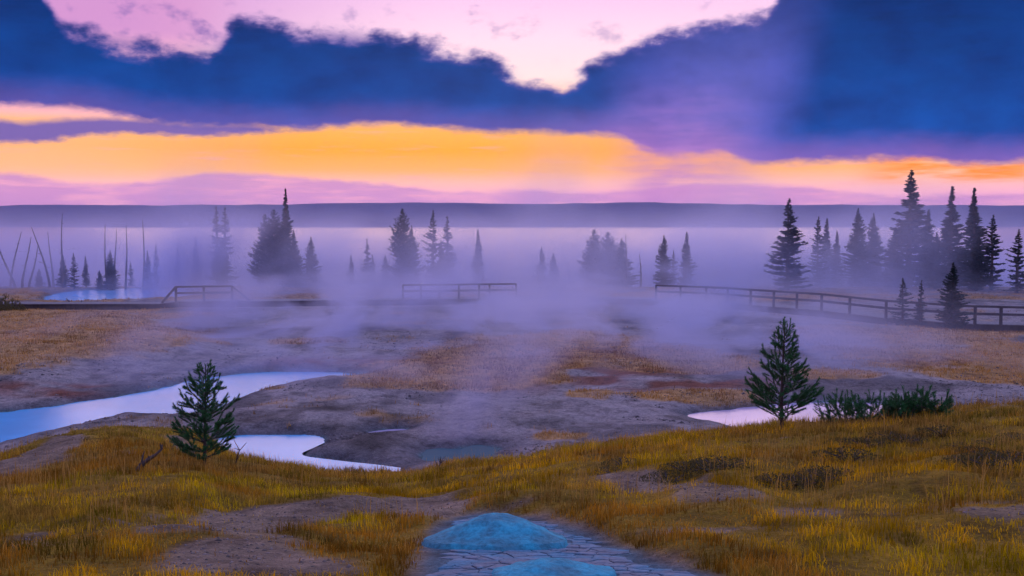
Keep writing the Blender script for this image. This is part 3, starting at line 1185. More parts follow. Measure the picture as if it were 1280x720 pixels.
SN = [(18, 285, -.35, 97, 'leaning bare snag crossing its neighbour'), (12, 290, .22, 99, 'bare snag tilted the other way at the crossing'),
      (28, 296, .16, 95, 'pale short snag tilting beside the crossed pair'), (36, 305, .20, 96, 'pale snag leaning over the tiny fir'),
      (62, 284, -.28, 94, 'long snag leaning hard towards the crossed pair'), (64, 290, -.03, 100, 'thin upright snag behind the leaning one'),
      (76, 267, .05, 95, 'tall curved snag rising from the bushy fir'), (134, 281, -.02, 96, 'straight thin snag above the dark pointed fir'),
      (144, 286, .02, 98, 'straight pale snag paired above the dark pointed fir'), (158, 282, -.01, 96, 'tall straight snag without any branches low down'),
      (178, 275, .01, 95, 'darkest and thickest straight snag of the row'),
      (800, 317, 0.0, 98, 'short stubby snag with side twigs against the bright lake'), (783, 292, .01, 100, 'thin upright snag at the edge of the big hazy clump')]
for i, (px, top, ln, Y, lb) in enumerate(SN):
    x = (px - 640) / F * Y
    g = ground_at(x, Y)
    H = CZ - (top - HORIZON) / F * Y - g
    tr, br = snag_meshes(40 + i, H, ln, 14 if i == 11 else 7)
    o = bpy.data.objects.new('dead_tree', None)
    col.objects.link(o)
    o.location = (x, Y, g)
    tag(o, lb, 'dead tree', 'bare snags on the lakeshore')
    link('trunk', tr, o)
    link('branch', br, o)

# ------------------------------------------------------------------ young pines in the foreground


def needle_verts(p, d, r, ln, n_, V, Fc, spread=0.75):
    """needles along a twig from p to p+d"""
    L_ = d.length
    dn = d / L_
    a = Vector((0, 0, 1)) if abs(dn.z) < 0.9 else Vector((1, 0, 0))
    u = dn.cross(a).normalized()
    w = dn.cross(u)
    for _ in range(n_):
        s = r.random() ** 0.8
        q = p + d * s
        an = r.uniform(0, 6.283)
        rad = u * math.cos(an) + w * math.sin(an)
        nd = (dn * r.uniform(0.35, 1.0) + rad * spread * r.uniform(0.7, 1.1)).normalized()
        l_ = ln * r.uniform(0.7, 1.15)
        sd_ = nd.cross(rad + dn * 0.3)
        sd_ = sd_.normalized() * 0.0018 if sd_.length > 1e-5 else u * 0.0018
        b = len(V)
        V += [q - sd_, q + sd_, q + nd * l_]
        Fc.append((b, b + 1, b + 2))


def pine_branch(r, ln, rise, nl, needle_dens, curl=0.5):
    """branch along +X; returns mesh"""
    mb = MB()
    nv, nf = [], []
    pts = []
    for k in range(7):
        s = k / 6
        pts.append(Vector((ln * s * math.cos(rise * (0.6 + curl * s)), ln * 0.06 * math.sin(3 * s + r.random()), ln * s * math.sin(rise * (0.6 + curl * s)))))
    mb.tube(pts, [0.007 * (1 - 0.75 * k / 6) * (0.6 + ln) for k in range(7)], 5)
    for k in range(1, 6):
        needle_verts(pts[k], pts[k + 1] - pts[k], r, nl, int(needle_dens * (pts[k + 1] - pts[k]).length * (0.5 + 0.12 * k)), nv, nf)
    tip = (pts[6] - pts[5]).normalized() + Vector((0, 0, 0.5))
    needle_verts(pts[6], tip.normalized() * 0.06, r, nl, int(needle_dens * 0.09), nv, nf, 0.6)
    nt = max(3, int(ln * 21))
    for i in range(nt):
        s = r.uniform(0.3, 0.95)
        k = min(5, int(s * 6))
        p = pts[k].lerp(pts[k + 1], s * 6 - k)
        sgn = 1 if i % 2 else -1
        tl = ln * (1.05 - s) * r.uniform(0.35, 0.75) + 0.04
        d = Vector((0.8, sgn * r.uniform(0.5, 0.95), r.uniform(0.1, 0.65))).normalized() * tl
        mb.tube([p, p + d * .5, p + d + Vector((0, 0, tl * .15))], [0.004, 0.003, 0.0015], 4)
        needle_verts(p + d * 0.25, d * 0.75 + Vector((0, 0, tl * .15)), r, nl, int(needle_dens * tl * 0.9), nv, nf)
    V = mb.v + [tuple(v) for v in nv]
    off = len(mb.v)
    Fs = mb.f + [tuple(off + i for i in f) for f in nf]
    me = bpy.data.meshes.new('branch')
    me.from_pydata(V, [], Fs)
    me.materials.append(M_BARK)
    me.materials.append(M_NEEDLE)
    me.polygons.foreach_set('material_index', mb.mi + [1] * len(nf))
    me.update()
    return me


def pine(name, label, px, row, height_px, prof, seed, nl=0.055, dens=620, rise0=0.45):
    r = random.Random(seed)
    x, y, z = ray_ground(px, row)
    H = height_px / F * y
    o = bpy.data.objects.new(name, None)
    col.objects.link(o)
    o.location = (x, y, z)
    tag(o, label, 'pine tree')
    t_ = MB()
    pts = [Vector((0.02 * math.sin(2.2 * s + seed), 0.02 * math.sin(3 * s), H * s)) for s in [k / 10 for k in range(11)]]
    pts[0].z = -0.15
    t_.tube(pts, [0.030 * (1 - 0.86 * k / 10) * H / 1.6 for k in range(11)], 8)
    link('trunk', t_.mesh('trunk', [M_BARK], True), o)
    nv, nf = [], []
    needle_verts(Vector((pts[9].x, pts[9].y, H * .84)), Vector((0, 0, H * .17)), r, nl, 150, nv, nf, 0.7)
    me = bpy.data.meshes.new('leader_needles')
    me.from_pydata([tuple(v) for v in nv], [], nf)
    me.materials.append(M_NEEDLE)
    link('leader_needles', me, o)
    zc = 0.07 * H
    a0 = 0
    while zc < H * 0.95:
        t = zc / H
        n_ = 6 if t < 0.75 else 4
        a0 += 0.7
        for k in range(n_):
            if r.random() < 0.10:
                continue
            a = a0 + 2 * math.pi * k / n_ + r.uniform(-.3, .3)
            ln = np.interp(t, [p_[0] for p_ in prof], [p_[1] for p_ in prof]) * H * r.uniform(0.78, 1.12)
            rise = rise0 + 0.55 * t + r.uniform(-.12, .12)
            me = pine_branch(r, ln, rise, nl * (1.0 if t < .8 else .85), dens)
            tt = t * 10
            i = min(9, int(tt))
            b = link('branch', me, o, (pts[i].x, pts[i].y, zc + r.uniform(-.02, .02) * H))
            b.rotation_euler = (0, 0, a)
        zc += H * (0.088 if t < 0.6 else 0.07) * r.uniform(0.85, 1.15)
    return o


pine('pine_tree', 'dense rounded young pine on the grassy knoll beside the blue pool', 258, 583, 128,
     [(0.0, .18), (.1, .33), (.25, .37), (.45, .33), (.65, .23), (.85, .12), (1, .05)], 11, 0.036, 1150, 0.30)
pine('pine_tree', 'spiky open young pine standing before the pink pool', 979, 538, 137,
     [(0.0, .24), (.08, .38), (.25, .36), (.45, .29), (.65, .21), (.85, .13), (1, .06)], 23, 0.043, 850, 0.42)


def pine_shrub(label, px, row, h_px, w_px, stems, seed):
    r = random.Random(seed)
    x, y, z = ray_ground(px, row)
    H = h_px / F * y
    Wd_ = w_px / F * y
    o = bpy.data.objects.new('pine_shrub', None)
    col.objects.link(o)
    o.location = (x, y, z)
    tag(o, label, 'shrub', 'pine scrub on the hill brow')
    for i in range(stems):
        sx = r.uniform(-.5, .5) * Wd_
        ln = H * r.uniform(0.6, 1.05) * (1 - 0.5 * abs(sx / Wd_))
        me = pine_branch(r, ln, 1.25 + r.uniform(-.15, .15), 0.05, 700, 0.3)
        b = link('branch', me, o, (sx, r.uniform(-.2, .2), -0.03))
        b.rotation_euler = (0, r.uniform(-.15, .15), r.uniform(0, 6.28))
    return o


pine_shrub('small loose pine shrub closest to the lone spiky pine', 1052, 531, 46, 44, 14, 5)
pine_shrub('low spreading pine shrub in the middle of the scrub row', 1098, 527, 42, 74, 34, 6)
pine_shrub('fuller rounded pine shrub at the end of the scrub row', 1150, 521, 44, 50, 26, 7)


# ------------------------------------------------------------------ low shrubs, twigs, dead branches
def leafy_shrub_mesh(seed, Wd_, H, n_, leaf=0.02):
    r = random.Random(seed)
    V, Fc = [], []
    for i in range(n_):
        a = r.uniform(0, 6.283)
        rr = math.sqrt(r.random()) * Wd_
        h = H * (1 - (rr / Wd_) ** 2 * 0.7) * r.uniform(0.35, 1.1)
        p = Vector((math.cos(a) * rr, math.sin(a) * rr, h))
        u = Vector((r.uniform(-1, 1), r.uniform(-1, 1), r.uniform(0, 1.4))).normalized() * leaf * r.uniform(.8, 1.8)
        w = u.cross(Vector((r.uniform(-1, 1), r.uniform(-1, 1), r.uniform(-1, 1)))).normalized() * leaf * 0.45
        b = len(V)
        V += [tuple(p - w), tuple(p + w), tuple(p + u)]
        Fc.append((b, b + 1, b + 2))
    me = bpy.data.meshes.new('leaves')
    me.from_pydata(V, [], Fc)
    me.materials.append(M_SAGE)
    me.update()
    st = MB()
    for i in range(14):
        a = r.uniform(0, 6.283)
        st.tube([(0, 0, -0.03), (math.cos(a) * Wd_ * .3, math.sin(a) * Wd_ * .3, H * .45), (math.cos(a) * Wd_ * .6, math.sin(a) * Wd_ * .6, H * .8)],
                [0.006, 0.004, 0.002], 4)
    return me, st.mesh('stem', [M_BARK])


LS = [leafy_shrub_mesh(70 + i, 0.24, 0.10, 620, 0.013) for i in range(3)]
r = random.Random(99)
spots = [(875, 583), (890, 588), (905, 584), (860, 590), (970, 604), (995, 607), (1020, 605), (1040, 601), (780, 582), (765, 590), (1065, 556), (1085, 560),
         (1110, 548), (1130, 556), (1060, 575), (1200, 560), (1225, 568), (1245, 556), (1265, 575), (1270, 548), (1215, 583), (1180, 545), (1240, 585),
         (835, 603), (1095, 540)]
for i, (px, row) in enumerate(spots):
    x, y, z = ray_ground(px, row)
    o = bpy.data.objects.new('low_shrub', None)
    col.objects.link(o)
    o.location = (x, y, z - 0.02)
    o.rotation_euler = (0, 0, r.uniform(0, 6))
    s = r.uniform(.7, 1.25)
    o.scale = (s * 1.25, s, s * r.uniform(.7, 1.1))
    lb = ('in the hollow below the brow' if 845 < px < 920 else 'on the open slope below the lone pine' if 920 < px < 1050 else
          'beside the bare soil patch on the slope' if px < 850 else 'just below the pine scrub row' if px < 1150 else 'on the high end of the hill')
    tag(o, 'low dark shrub mat ' + lb, 'shrub', 'dark shrub mats ' + lb)
    link('leaves', LS[i % 3][0], o)
    link('stem', LS[i % 3][1], o)

# dark shrub at the boardwalk's end
for px, row, sc, lb in [(4, 386, 6.0, 'dark round bush at the end of the low boardwalk'), (-16, 390, 6.4, 'wide dark bush behind the round bush by the boardwalk')]:
    c = on_plane(px, row, 1.5)
    o = bpy.data.objects.new('bush', None)
    col.objects.link(o)
    o.location = (c[0], c[1], ground_at(*c) - 0.05)
    o.scale = (sc, sc, sc * 2.1)
    tag(o, lb, 'bush')
    link('leaves', LS[0][0], o)
    link('stem', LS[0][1], o)


def dead_branch(label, px, row, segs, rad, twigs, seed, name='dead_branch'):
    r = random.Random(seed)
    x, y, z = ray_ground(px, row)
    o = bpy.data.objects.new(name, None)
    col.objects.link(o)
    o.location = (x, y, z)
    tag(o, label, 'branch')
    sc = y / F
    pts = [Vector((a * sc, r.uniform(-.04, .04), b * sc)) for a, b in segs]
    m_ = MB()
    m_.tube(pts, [rad * (1 - 0.7 * i / (len(pts) - 1)) for i in range(len(pts))], 6)
    link('limb', m_.mesh('limb', [M_BARK], True), o)
    for i in range(twigs):
        k = r.randrange(1, len(pts))
        p = pts[k]
        d = Vector((r.uniform(-.7, .7), r.uniform(-.5, .5), r.uniform(.3, 1))) * r.uniform(.08, .2)
        t_ = MB()
        t_.tube([p, p + d * .6, p + d + Vector((d.y * .3, 0, 0))], [rad * .4, rad * .3, rad * .1], 5)
        link('twig', t_.mesh('twig', [M_BARK]), o)


dead_branch('dark dead limb leaning out of the grass on the knoll', 172, 588, [(0, -4), (4, 6), (14, 14), (24, 20), (31, 27)], 0.035, 5, 1)
dead_branch('forked dead twig beside the trunk of the dense pine', 292, 582, [(0, -3), (3, 6), (6, 13), (9, 20)], 0.016, 4, 2)
dead_branch('small dark twig clump on the brow above the pale inlet', 545, 588, [(0, -3), (3, 4), (6, 9)], 0.016, 9, 3)
dead_branch('thin crooked stick poking up by the low boardwalk', 92, 382, [(0, -2), (-4, 4), (-9, 9)], 0.09, 1, 4)
dead_branch('short dark stump stick by the low boardwalk', 101, 382, [(0, -2), (0, 3), (1, 6)], 0.12, 1, 5)

# ------------------------------------------------------------------ mud mounds and cracked crust
m_, N, out = new_mat('blue_mud')
obj = N.n('ShaderNodeTexCoord').outputs['Object']
geo = N.n('ShaderNodeNewGeometry').outputs['Position']
a = N.noise(geo, 5.0, 5, 0.6)
b = N.noise(geo, 34.0, 5, 0.65)
c = N.mix(N.sstep(a, 0.35, 0.62), (0.06, 0.22, 0.27, 1), (0.05, 0.37, 0.46, 1))
c = N.mul(c, N.ramp(b, [(0.35, (0.72, 0.72, 0.72, 1)), (0.6, (1.12, 1.12, 1.12, 1))]))
p = N.n('ShaderNodeBsdfPrincipled')
N.put(p.inputs['Base Color'], c)
p.inputs['Roughness'].default_value = 0.8
p.inputs['Specular IOR Level'].default_value = 0.12
bp = N.n('ShaderNodeBump')
bp.inputs['Strength'].default_value = 0.8
bp.inputs['Distance'].default_value = 0.012
N.put(bp.inputs['Height'], N.m('ADD', b, N.m('MULTIPLY', a, 0.6)))
N.put(p.inputs['Normal'], bp.outputs[0])
N.put(out.inputs[0], p.outputs[0])
M_MUD = m_
m_, N, out = new_mat('dry_mud_crust')
geo = N.n('ShaderNodeNewGeometry').outputs['Position']
oi = N.n('ShaderNodeObjectInfo').outputs['Random']
a = N.noise(geo, 3.0, 4, 0.6)
b = N.noise(geo, 40.0, 4, 0.65)
c = N.mix(N.sstep(a, 0.40, 0.62), (0.20, 0.22, 0.25, 1), (0.11, 0.25, 0.33, 1))
c = N.mul(c, N.ramp(b, [(0.35, (0.75, 0.75, 0.75, 1)), (0.6, (1.1, 1.1, 1.1, 1))]))
c = N.mul(c, N.ramp(oi, [(0, (0.85, 0.85, 0.85, 1)), (1, (1.1, 1.1, 1.1, 1))]))
p = N.n('ShaderNodeBsdfPrincipled')
N.put(p.inputs['Base Color'], c)
p.inputs['Roughness'].default_value = 0.85
p.inputs['Specular IOR Level'].default_value = 0.1
bp = N.n('ShaderNodeBump')
bp.inputs['Strength'].default_value = 0.6
bp.inputs['Distance'].default_value = 0.006
N.put(bp.inputs['Height'], b)
N.put(p.inputs['Normal'], bp.outputs[0])
N.put(out.inputs[0], p.outputs[0])
M_CRUST = m_


def ft(x, y):
    return float(full_terrain(np.array([x]), np.array([y]))[0][0])


for (mx_, my_, mz_, rad, hgt), lb in zip(MOUNDS, ('tall cone of blue-grey mud rising from cracked crust', 'low flat blue mud dome below the tall mud cone')):
    z0 = ft(mx_, my_)
    nr_, na_ = 22, 64
    V = []
    for i in range(nr_ + 1):
        rr = rad * 1.08 * i / nr_
        for k in range(na_):
            an = 2 * math.pi * k / na_
            wob = 1 + 0.07 * math.sin(3 * an + rad * 9) + 0.04 * math.sin(7 * an)
            x, y = rr * math.cos(an) * wob, rr * math.sin(an) * wob
            s = rr / rad
            pr = math.exp(-(s * 1.38) ** 2) * 0.96 + 0.07 * max(0, 1 - s) - 0.10
            V.append((x, y, pr * hgt))
    V = np.array(V)
    V[:, 2] += (0.03 * fbm(V[:, 0] / 0.09 + 50, V[:, 1] / 0.09 + 50, 14, 3) + 0.03 * fbm(V[:, 0] / 0.25 + 50, V[:, 1] / 0.25 + 50, 15, 2)) * (0.5 + 0.5 * hgt / 0.2)
    zt = full_terrain(V[:, 0] + mx_, V[:, 1] + my_)[0]
    V[:, 2] += (zt - z0) + 0.026
    V[-na_:, 2] -= 0.03
    ix = np.arange((nr_ + 1) * na_).reshape(nr_ + 1, na_)
    fc = np.stack([ix[:-1].ravel(), ix[1:].ravel(), np.roll(ix, -1, 1)[1:].ravel(), np.roll(ix, -1, 1)[:-1].ravel()], 1)
    o = link('mud_mound', mk_mesh('mud_mound', V, fc, [M_MUD], True), None, (mx_, my_, z0))
    tag(o, lb, 'mud mound', 'mud mounds in the cracked mud flat')

# crust plates: clipped cells of a jittered grid
flat = bpy.data.objects.new('mud_flat', None)
col.objects.link(flat)
flat.location = (0.3, 6.0, CZ - 1.9)
tag(flat, 'flat of cracked pale blue mud plates around two mud mounds', 'mud flat', kind='structure')
step = 0.085
pts = []
r = random.Random(5)
MP = np.array(MUD)
gx0, gx1, gy0, gy1 = MP[:, 0].min() - .2, MP[:, 0].max() + .2, 4.2, MP[:, 1].max() + .2
ny = int((gy1 - gy0) / step)
nx = int((gx1 - gx0) / step)
grid = {}
for j in range(ny + 1):
    for i in range(nx + 1):
        grid[(i, j)] = (gx0 + (i + 0.5 * (j % 2) + r.uniform(-.62, .62)) * step, gy0 + (j + r.uniform(-.62, .62)) * step)
        if r.random() < 0.28:
            del grid[(i, j)]


def clip(poly, px_, py_, nx_, ny_):
    o_ = []
    for i in range(len(poly)):
        a, b = poly[i], poly[(i + 1) % len(poly)]
        da = (a[0] - px_) * nx_ + (a[1] - py_) * ny_
        db = (b[0] - px_) * nx_ + (b[1] - py_) * ny_
        if da <= 0:
            o_.append(a)
        if (da < 0 < db) or (db < 0 < da):
            t = da / (da - db)
            o_.append((a[0] + (b[0] - a[0]) * t, a[1] + (b[1] - a[1]) * t))
    return o_


count = 0
for (i, j), (cx, cy_) in grid.items():
    if poly_sd(MUD, np.array([cx]), np.array([cy_]))[0] > -0.11:
        continue
    if any(math.hypot(cx - m0, cy_ - m1) < rad * 0.98 for m0, m1, _, rad, _ in MOUNDS):
        continue
    poly = [(cx - .3, cy_ - .3), (cx + .3, cy_ - .3), (cx + .3, cy_ + .3), (cx - .3, cy_ + .3)]
    for di in range(-4, 5):
        for dj in range(-4, 5):
            q = grid.get((i + di, j + dj))
            if q is None or (di == 0 and dj == 0):
                continue
            dx, dy = q[0] - cx, q[1] - cy_
            l_ = math.hypot(dx, dy)
            poly = clip(poly, cx + dx / 2, cy_ + dy / 2, dx / l_, dy / l_)
    if len(poly) < 3:
        continue
    gap = r.uniform(0.0015, 0.006)
    P = np.array(poly)
    # roughen the outline
    Q = []
    for k in range(len(P)):
        a, b = P[k], P[(k + 1) % len(P)]
        Q.append(a)
        Q.append((a + b) / 2 + np.array((r.uniform(-.006, .006), r.uniform(-.006, .006))))
    P = np.array(Q) - (cx, cy_)
    ln = np.linalg.norm(P, axis=1, keepdims=True)
    P1 = P * np.maximum(0.2, 1 - gap / ln)
    P2 = P * np.maximum(0.15, 1 - (gap + 0.009) / ln)
    tz, tx, ty = r.uniform(.004, .010), r.uniform(-.03, .03), r.uniform(-.03, .03)
    zc = full_terrain(P1[:, 0] + cx, P1[:, 1] + cy_)[0]
    zm = float(zc.mean())
    n_ = len(P)
    V = [(x, y, z - zm - 0.012) for (x, y), z in zip(P1, zc)]
    V += [(x, y, z - zm + tz * .65 + x * tx + y * ty) for (x, y), z in zip(P1, zc)]
    V += [(x, y, z - zm + tz + x * tx + y * ty) for (x, y), z in zip(P2, zc)]
    Fs = []
    for rg in (0, 1):
        for k in range(n_):
            k2 = (k + 1) % n_
            Fs.append((rg * n_ + k, rg * n_ + k2, (rg + 1) * n_ + k2, (rg + 1) * n_ + k))
    Fs.append(tuple(range(2 * n_, 3 * n_)))
    me = bpy.data.meshes.new('mud_plate')
    me.from_pydata(V, [], Fs)
    me.materials.append(M_CRUST)
    me.update()
    link('mud_plate', me, flat, Vector((cx, cy_, zm)) - flat.location)
    count += 1


# ------------------------------------------------------------------ grass
def blades(P, hgt, wid, lean, colr_, name, label, segs=2):
    """P (n,3) roots; one mesh of tapered bent blades"""
    n_ = len(P)
    a = rng.uniform(0, 2 * np.pi, n_)
    ld = np.stack([np.cos(a), np.sin(a)], 1)
    wd = np.stack([-np.sin(a + rng.uniform(-1, 1, n_)), np.cos(a + rng.uniform(-1, 1, n_))], 1)
    wd /= np.linalg.norm(wd, axis=1, keepdims=True)
    V = np.zeros((n_, 5, 3))
    for k, (s, w) in enumerate(((0, 1.0), (0.55, 0.75))):
        c = P.copy()
        c[:, 2] += hgt * s * (1 - 0.25 * lean * s)
        c[:, :2] += ld * (hgt * lean * s * s)[:, None]
        if k == 0:
            c[:, 2] -= 0.02
        V[:, 2 * k, :] = c
        V[:, 2 * k, :2] -= wd * (wid * w / 2)[:, None]
        V[:, 2 * k + 1, :] = c
        V[:, 2 * k + 1, :2] += wd * (wid * w / 2)[:, None]
    c = P.copy()
    c[:, 2] += hgt * (1 - 0.3 * lean)
    c[:, :2] += ld * (hgt * lean)[:, None]
    V[:, 4, :] = c
    b = (np.arange(n_) * 5)[:, None]
    Fc = np.concatenate([b + np.array([0, 1, 3]), b + np.array([0, 3, 2]), b + np.array([2, 3, 4])], 0)
    C = np.repeat(colr_[:, None, :], 5, 1)
    C = C * np.array([0.8, 0.8, 1.0, 1.0, 1.12])[None, :, None]
    o = link(name, mk_mesh(name, V.reshape(-1, 3), Fc, [M_GRASS], False, C.reshape(-1, 3)))
    tag(o, label, 'grass', kind='stuff')
    return o


def fg_palette(X, Y):
    px = 640 + F * X / (Y + 0.2)
    z = fbm(X / 2.2, Y / 1.6, 31) + 0.5 * fbm(X / 0.6, Y / 0.6, 32, 3)
    z2 = fbm(X / 1.3, Y / 0.9, 35)
    gold = np.array((0.66, 0.375, 0.006))
    olive = np.array((0.52, 0.375, 0.005))
    rst = np.array((0.36, 0.15, 0.014))
    straw = np.array((0.52, 0.32, 0.06))
    f = sm(z, -0.15, 0.2)[:, None]
    c = gold * (1 - f) + olive * f
    # brown-red bands lie along the left brow and round the mud
    band = (sm(Y, 9.0, 11.0) * (1 - sm(Y, 13, 14.5)) * (1 - sm(px, 250, 420)))
    dm = poly_sd(MUD, X, Y)
    ring = 1 - sm(dm, 0.1, 0.7)
    f = np.clip(sm(z2 + 0.5 * band + 0.35 * ring + 0.4 * fbm(X / 0.5, Y / 0.5, 39, 2), -0.02, 0.2), 0, 1)[:, None] * 0.85
    c = c * (1 - f) + rst * f
    brown = np.array((0.27, 0.155, 0.035))
    dk = np.array((0.16, 0.135, 0.012))
    slope = sm(Y, 8.5, 11.5) * sm(px, 820, 1000) * 0.6
    f = np.clip(sm(fbm(X / 1.5, Y / 0.9, 43) + 0.45 * fbm(X / 0.4, Y / 0.4, 44, 2) + slope * 0.5, 0.03, 0.24), 0, 1)[:, None] * 0.8
    c = c * (1 - f) + brown * f
    knoll = sm(Y, 15.6, 17.0) * (1 - sm(px, 240, 330))
    f = (knoll * 0.75)[:, None]
    c = c * (1 - f) + dk * 1.5 * f
    f = np.clip(sm(fbm(X / 0.9, Y / 0.6, 47) + 0.3 * fbm(X / 0.25, Y / 0.25, 48, 2), 0.14, 0.26), 0, 1)[:, None] * 0.75
    c = c * (1 - f) + dk * f
    edge_ = sm(Y, 12.5, 15) * (1 - sm(px, 700, 1000))
    f = (rng.random(len(X)) < 0.10 + 0.25 * edge_)[:, None] * 0.8
    c = c * (1 - f) + straw * f
    c = c * (0.55 + 0.9 * sm(fbm(X / 0.3, Y / 0.3, 37, 3), -0.2, 0.2))[:, None]
    c = c * rng.uniform(0.62, 1.3, (len(X), 1))
    return c


NB = 330000
px = rng.uniform(-130, 1410, NB)
Y = rng.uniform(3.9, 22.5, NB)
X = (px - 640) / F * (Y + 0.2)
Z, HHb = full_terrain(X, Y)
keep = (HHb > 0.6)
bare = fg_bare(X, Y)
clump = sm(fbm(X / 0.45, Y / 0.45, 55, 3) + 0.6 * fbm(X / 0.16, Y / 0.16, 56, 2), -0.28, 0.22)
keep &= rng.random(NB) > bare * 0.955
keep &= rng.random(NB) < 0.30 + 0.7 * clump
keep &= poly_sd(MUD, X, Y) > 0.02
knoll = sm(Y, 15.6, 17.0) * (1 - sm(px, 240, 330))
keep &= rng.random(NB) > 0.55 * knoll * (1 - clump)
for m0, m1, _, rad, _ in MOUNDS:
    keep &= np.hypot(X - m0, Y - m1) > rad * 1.05
X, Y, Z, clump, knoll = X[keep], Y[keep], Z[keep], clump[keep], knoll[keep]
short = 0.75 + 0.6 * sm(Y, 8, 15)
h = rng.uniform(0.03, 0.11, len(X)) * (0.35 + 0.9 * clump) * short * (1 - 0.45 * knoll)
h = h * (1 - 0.65 * np.clip(fg_bare(X, Y), 0, 1))
blades(np.stack([X, Y, Z], 1), h, rng.uniform(0.003, 0.0065, len(X)) * (0.8 + Y / 22), rng.uniform(0.1, 0.75, len(X)), fg_palette(X, Y), 'grass',
       'golden olive tussock grass covering the near hill')
# taller seed stalks
NS = 15000
px = rng.uniform(-130, 1410, NS)
Y = rng.uniform(6.0, 22.5, NS) ** 1.0
X = (px - 640) / F * (Y + 0.2)
Z, HHb = full_terrain(X, Y)
keep = (HHb > 0.6) & (fg_bare(X, Y) < 0.3) & (poly_sd(MUD, X, Y) > 0.05) & (fbm(X / 1.1, Y / 1.1, 58) > -0.05)
X, Y, Z = X[keep], Y[keep], Z[keep]
cs = np.array((0.52, 0.31, 0.07)) * rng.uniform(0.6, 1.25, (len(X), 1))
blades(np.stack([X, Y, Z], 1), rng.uniform(0.14, 0.27, len(X)), rng.uniform(0.003, 0.006, len(X)), rng.uniform(0.05, 0.35, len(X)), cs, 'seed_stalks',
       'pale thin seed stalks standing above the hill grass')
# basin tussocks
NT_ = 520000
px = rng.uniform(-150, 1430, NT_)
Y = np.exp(rng.uniform(np.log(20), np.log(104), NT_))
X = (px - 640) / F * Y
g = basin_grass(X, Y)
tuss = sm(fbm(X / 0.8, Y / 0.8, 65, 3), 0.0, 0.16)
spr = sm(fbm(X / 0.5, Y / 0.5, 66, 2) + 0.3 * fbm(X / 6, Y / 4, 67), 0.36, 0.42) * 0.5
keep = rng.random(NT_) < np.maximum(g * (0.25 + 0.75 * tuss), spr)
X, Y = X[keep], Y[keep]
Z, HHb = full_terrain(X, Y)
keep = (HHb < 0.6) & (Z > ZW + 0.05) & (Y < 100)
keep &= ~((Y > 59) & (Y < 80) & (Z > 9))
X, Y, Z = X[keep], Y[keep], Z[keep]
f = sm(fbm(X / 2.5, Y / 2.5, 68), -0.1, 0.15)[:, None]
c = np.array((0.64, 0.34, 0.085)) * (1 - f) + np.array((0.33, 0.17, 0.04)) * f
ru = (ell(RUST, X, Y) * 0.7)[:, None]
c = c * (1 - ru) + np.array((0.22, 0.09, 0.06)) * ru
c = c * rng.uniform(0.6, 1.25, (len(X), 1))
blades(np.stack([X, Y, Z], 1), rng.uniform(0.04, 0.15, len(X)), 0.006 + 0.0004 * Y, rng.uniform(0.1, 0.6, len(X)), c, 'basin_grass',
       'tan dry grass in patches over the geyser basin')


# ------------------------------------------------------------------ stones and clods on bare ground
m_, N, out = new_mat('small_stones')
p = N.n('ShaderNodeBsdfPrincipled')
N.put(p.inputs['Base Color'], N.n('ShaderNodeAttribute', attribute_name='tint').outputs['Color'])
p.inputs['Roughness'].default_value = 0.9
N.put(out.inputs[0], p.outputs[0])
M_STONE = m_


def stones(X, Y, Z, size, colr_, label):
    n_ = len(X)
    base = np.array([(1, 0, 0), (0, 1, 0), (-1, 0, 0), (0, -1, 0), (0, 0, 0.7), (0, 0, -0.5)], float)
    jit = rng.uniform(0.6, 1.3, (n_, 6, 1))
    a = rng.uniform(0, 6.28, n_)
    ca, sa = np.cos(a)[:, None], np.sin(a)[:, None]
    V = base[None] * jit * size[:, None, None]
    vx, vy = V[:, :, 0] * 1.3, V[:, :, 1]
    V[:, :, 0], V[:, :, 1] = vx * ca - vy * sa, vx * sa + vy * ca
    V += np.stack([X, Y, Z], 1)[:, None, :]
    b = (np.arange(n_) * 6)[:, None]
    Fc = np.concatenate([b + np.array(q) for q in ((0, 1, 4), (1, 2, 4), (2, 3, 4), (3, 0, 4), (1, 0, 5), (2, 1, 5), (3, 2, 5), (0, 3, 5))], 0)
    o = link('stones', mk_mesh('stones', V.reshape(-1, 3), Fc, [M_STONE], False, np.repeat(colr_[:, None, :], 6, 1).reshape(-1, 3)))
    tag(o, label, 'stones', kind='stuff')


n_ = 60000
px = rng.uniform(-60, 1340, n_)
Y = rng.uniform(4.3, 19, n_)
X = (px - 640) / F * Y
Z, HHb = full_terrain(X, Y)
keep = (HHb > 0.6) & (fg_bare(X, Y) > 0.6) & (poly_sd(MUD, X, Y) > 0.0) & (rng.random(n_) < 0.5)
X, Y, Z = X[keep], Y[keep], Z[keep]
stones(X, Y, Z, rng.uniform(0.003, 0.012, len(X)) * rng.uniform(0.5, 1.5, len(X)), np.array((0.20, 0.15, 0.12)) * rng.uniform(0.35, 1.5, (len(X), 1)),
       'small stones and clods scattered on the bare hill soil')
n_ = 60000
px = rng.uniform(-60, 1340, n_)
Y = np.exp(rng.uniform(np.log(21), np.log(60), n_))
X = (px - 640) / F * Y
Z, HHb = full_terrain(X, Y)
keep = (HHb < 0.5) & (Z > ZW + 0.04) & (fbm(X / 2.0, Y / 2.0, 88) + 0.5 * fbm(X / 6, Y / 6, 89) > 0.10) & (rng.random(n_) < 0.45)
X, Y, Z = X[keep], Y[keep], Z[keep]
stones(X, Y, Z, rng.uniform(0.015, 0.05, len(X)) * rng.uniform(0.5, 1.5, len(X)), np.array((0.16, 0.13, 0.12)) * rng.uniform(0.3, 1.4, (len(X), 1)),
       'dark clods strewn over the grey basin floor')

